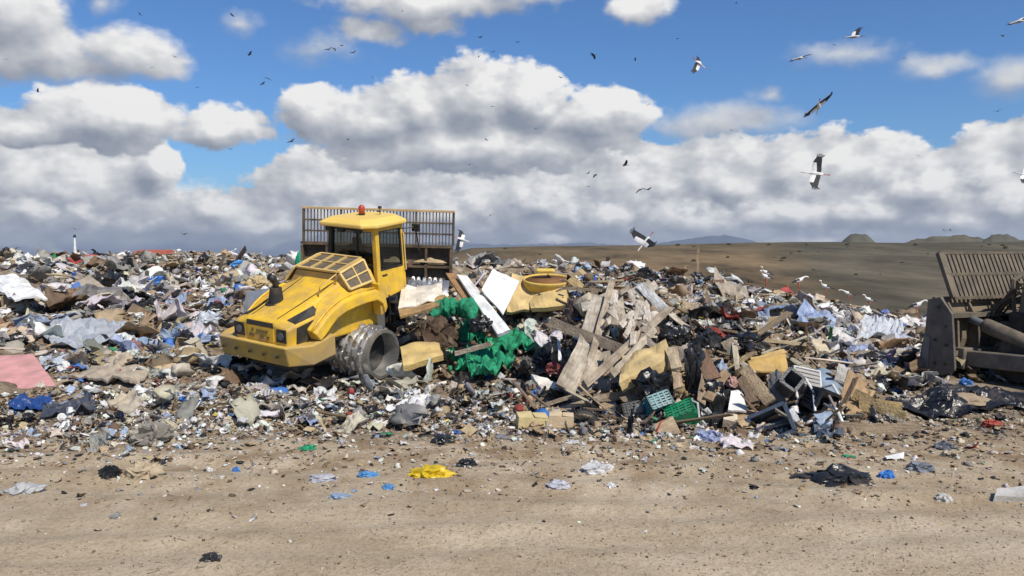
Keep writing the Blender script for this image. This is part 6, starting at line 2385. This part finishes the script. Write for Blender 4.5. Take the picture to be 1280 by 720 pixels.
# over the whole tip, seen or not
n = 15000
X_ = rng.uniform(-32, 32, n)
Y_ = 13 + 42 * rng.uniform(0, 1, n) ** 1.25
P_ = 640 + F * X_ / Y_
keep = (P_ > -330) & (P_ < 1640) & (Y_ < np.interp(P_, TP, TYC) + 1.5) & (Y_ > np.interp(P_, [-400, 300, 640, 1040, 1100, 1150, 1700], [13.2, 14.2, 13.6, 13.4, 16.2, 18.0, 19.5]) + rng.normal(0, .5, n))
keep &= ~((np.abs(X_ + 4.6) < 1.7) & (np.abs(Y_ - 20.2) < 1.6))
X_, Y_ = X_[keep], Y_[keep]
size = rng.lognormal(math.log(.22), .66, len(X_)).clip(.06, 1.0)
Z_ = H(X_, Y_) + size * rng.uniform(-.05, .45, len(X_))
size *= np.interp(Y_, [13, 16, 20], [.55, .8, 1.0])
PP = np.stack([X_, Y_, Z_], 1)
_d = Y_ * _c - (Z_ - EYE) * _s
_u, _v = 640 + F * X_ / _d, 360 - F * (Y_ * _s + (Z_ - EYE) * _c) / _d
_k = np.array([not any(inside(a, b, q) for q in CLEAR) for a, b in zip(_u, _v)])
PP, size, X_ = PP[_k], size[_k], X_[_k]
scatter_mesh('rubbish_mass', PP, size, palette(len(X_), P=PP), LP, LW, .42, M['litter'])

# finer pieces where the slope faces the viewer
S = np.array(sample_px(11000, 12))
G = hit(S[:, 0], S[:, 1])
G = G[np.isfinite(G[:, 0])]
size = (rng.lognormal(math.log(5.2), .45, len(G)).clip(2, 13) * G[:, 1] / F)
G[:, 2] += size * rng.uniform(0, .5, len(G))
scatter_mesh('rubbish_litter', G, size, palette(len(G), P=G), LP, LW, .45, M['litter'])

# broken bits on the heap and among the bulky waste
S = []
while len(S) < 3200:
    px, py = rng.uniform(490, 1130), rng.uniform(340, 545)
    if inside(px, py, BULK) or inside(px, py, [(495, 355), (640, 335), (720, 350), (720, 480), (640, 520), (490, 480)]):
        S.append((px, py))
S = np.array(S)
G = hit(S[:, 0], S[:, 1])
G = G[np.isfinite(G[:, 0])]
size = (rng.lognormal(math.log(8), .45, len(G)).clip(3, 22) * G[:, 1] / F)
G[:, 2] += size * rng.uniform(0, .5, len(G))
HP = [('white', (.66, .65, .62), 10), ('cream', (.55, .48, .38), 15), ('grey', (.22, .22, .22), 14), ('black', (.018, .018, .02), 26), ('brown', (.17, .11, .065), 20), ('tan', (.40, .29, .17), 20), ('blue', (.05, .19, .56), 1.6), ('green', (.03, .28, .13), 1.0), ('red', (.40, .06, .05), 1.0)]
scatter_mesh('heap_litter', G, size, palette(len(G), HP), LP, [2] * 6 + [2] * 4 + [3] * 3 + [4] * 2 + [3] * 4, .7, M['litter'])

# trampled bits on the dirt, thinning out towards the viewer
n = 11000
px = rng.uniform(-60, 1340, n)
py = 500 + 220 * rng.beta(1.0, 4.6, n) + rng.normal(0, 6, n)
G = hit(px, py)
ok = np.isfinite(G[:, 0]) & (G[:, 1] < 17)
G = G[ok]
size = rng.lognormal(math.log(.042), .55, len(G)).clip(.012, .16) * np.interp(G[:, 1], [8, 11, 13], [.55, .8, 1.15])
G[:, 2] += size * .12
DPAL = [('white', (.70, .68, .64), 20), ('cream', (.55, .48, .38), 22), ('grey', (.28, .27, .26), 12), ('black', (.03, .03, .03), 12), ('brown', (.17, .11, .065), 20), ('tan', (.42, .31, .19), 18), ('blue', (.08, .24, .58), .7), ('pale blue', (.36, .47, .66), .8), ('green', (.03, .28, .13), .2), ('red', (.40, .08, .06), .2)]
scatter_mesh('dirt_litter', G, size, palette(len(G), DPAL), LP, LW, .3, M['litter'])

# stones, clods and straw of the dirt itself
n = 15000
px = rng.uniform(-80, 1360, n)
py = 520 + 240 * rng.uniform(0, 1, n) ** .8
G = hit(px, np.minimum(py, 760))
ok = np.isfinite(G[:, 0])
G = G[ok]
size = rng.lognormal(math.log(.011), .5, len(G)).clip(.004, .035)
G[:, 2] += size * .15
GP = [('a', (.42, .34, .24), 45), ('b', (.29, .22, .145), 30), ('c', (.54, .47, .36), 18), ('d', (.16, .115, .07), 7)]
scatter_mesh('gravel', G, size, palette(len(G), GP), [tri(blob_vf(680 + i, 1, .3, (.6, .5, .4), 1.5)) for i in range(4)] + [tri(plank_vf(690, 3.0, .14, .1))], [3, 3, 3, 3, 3.5], .25, M['litter'])
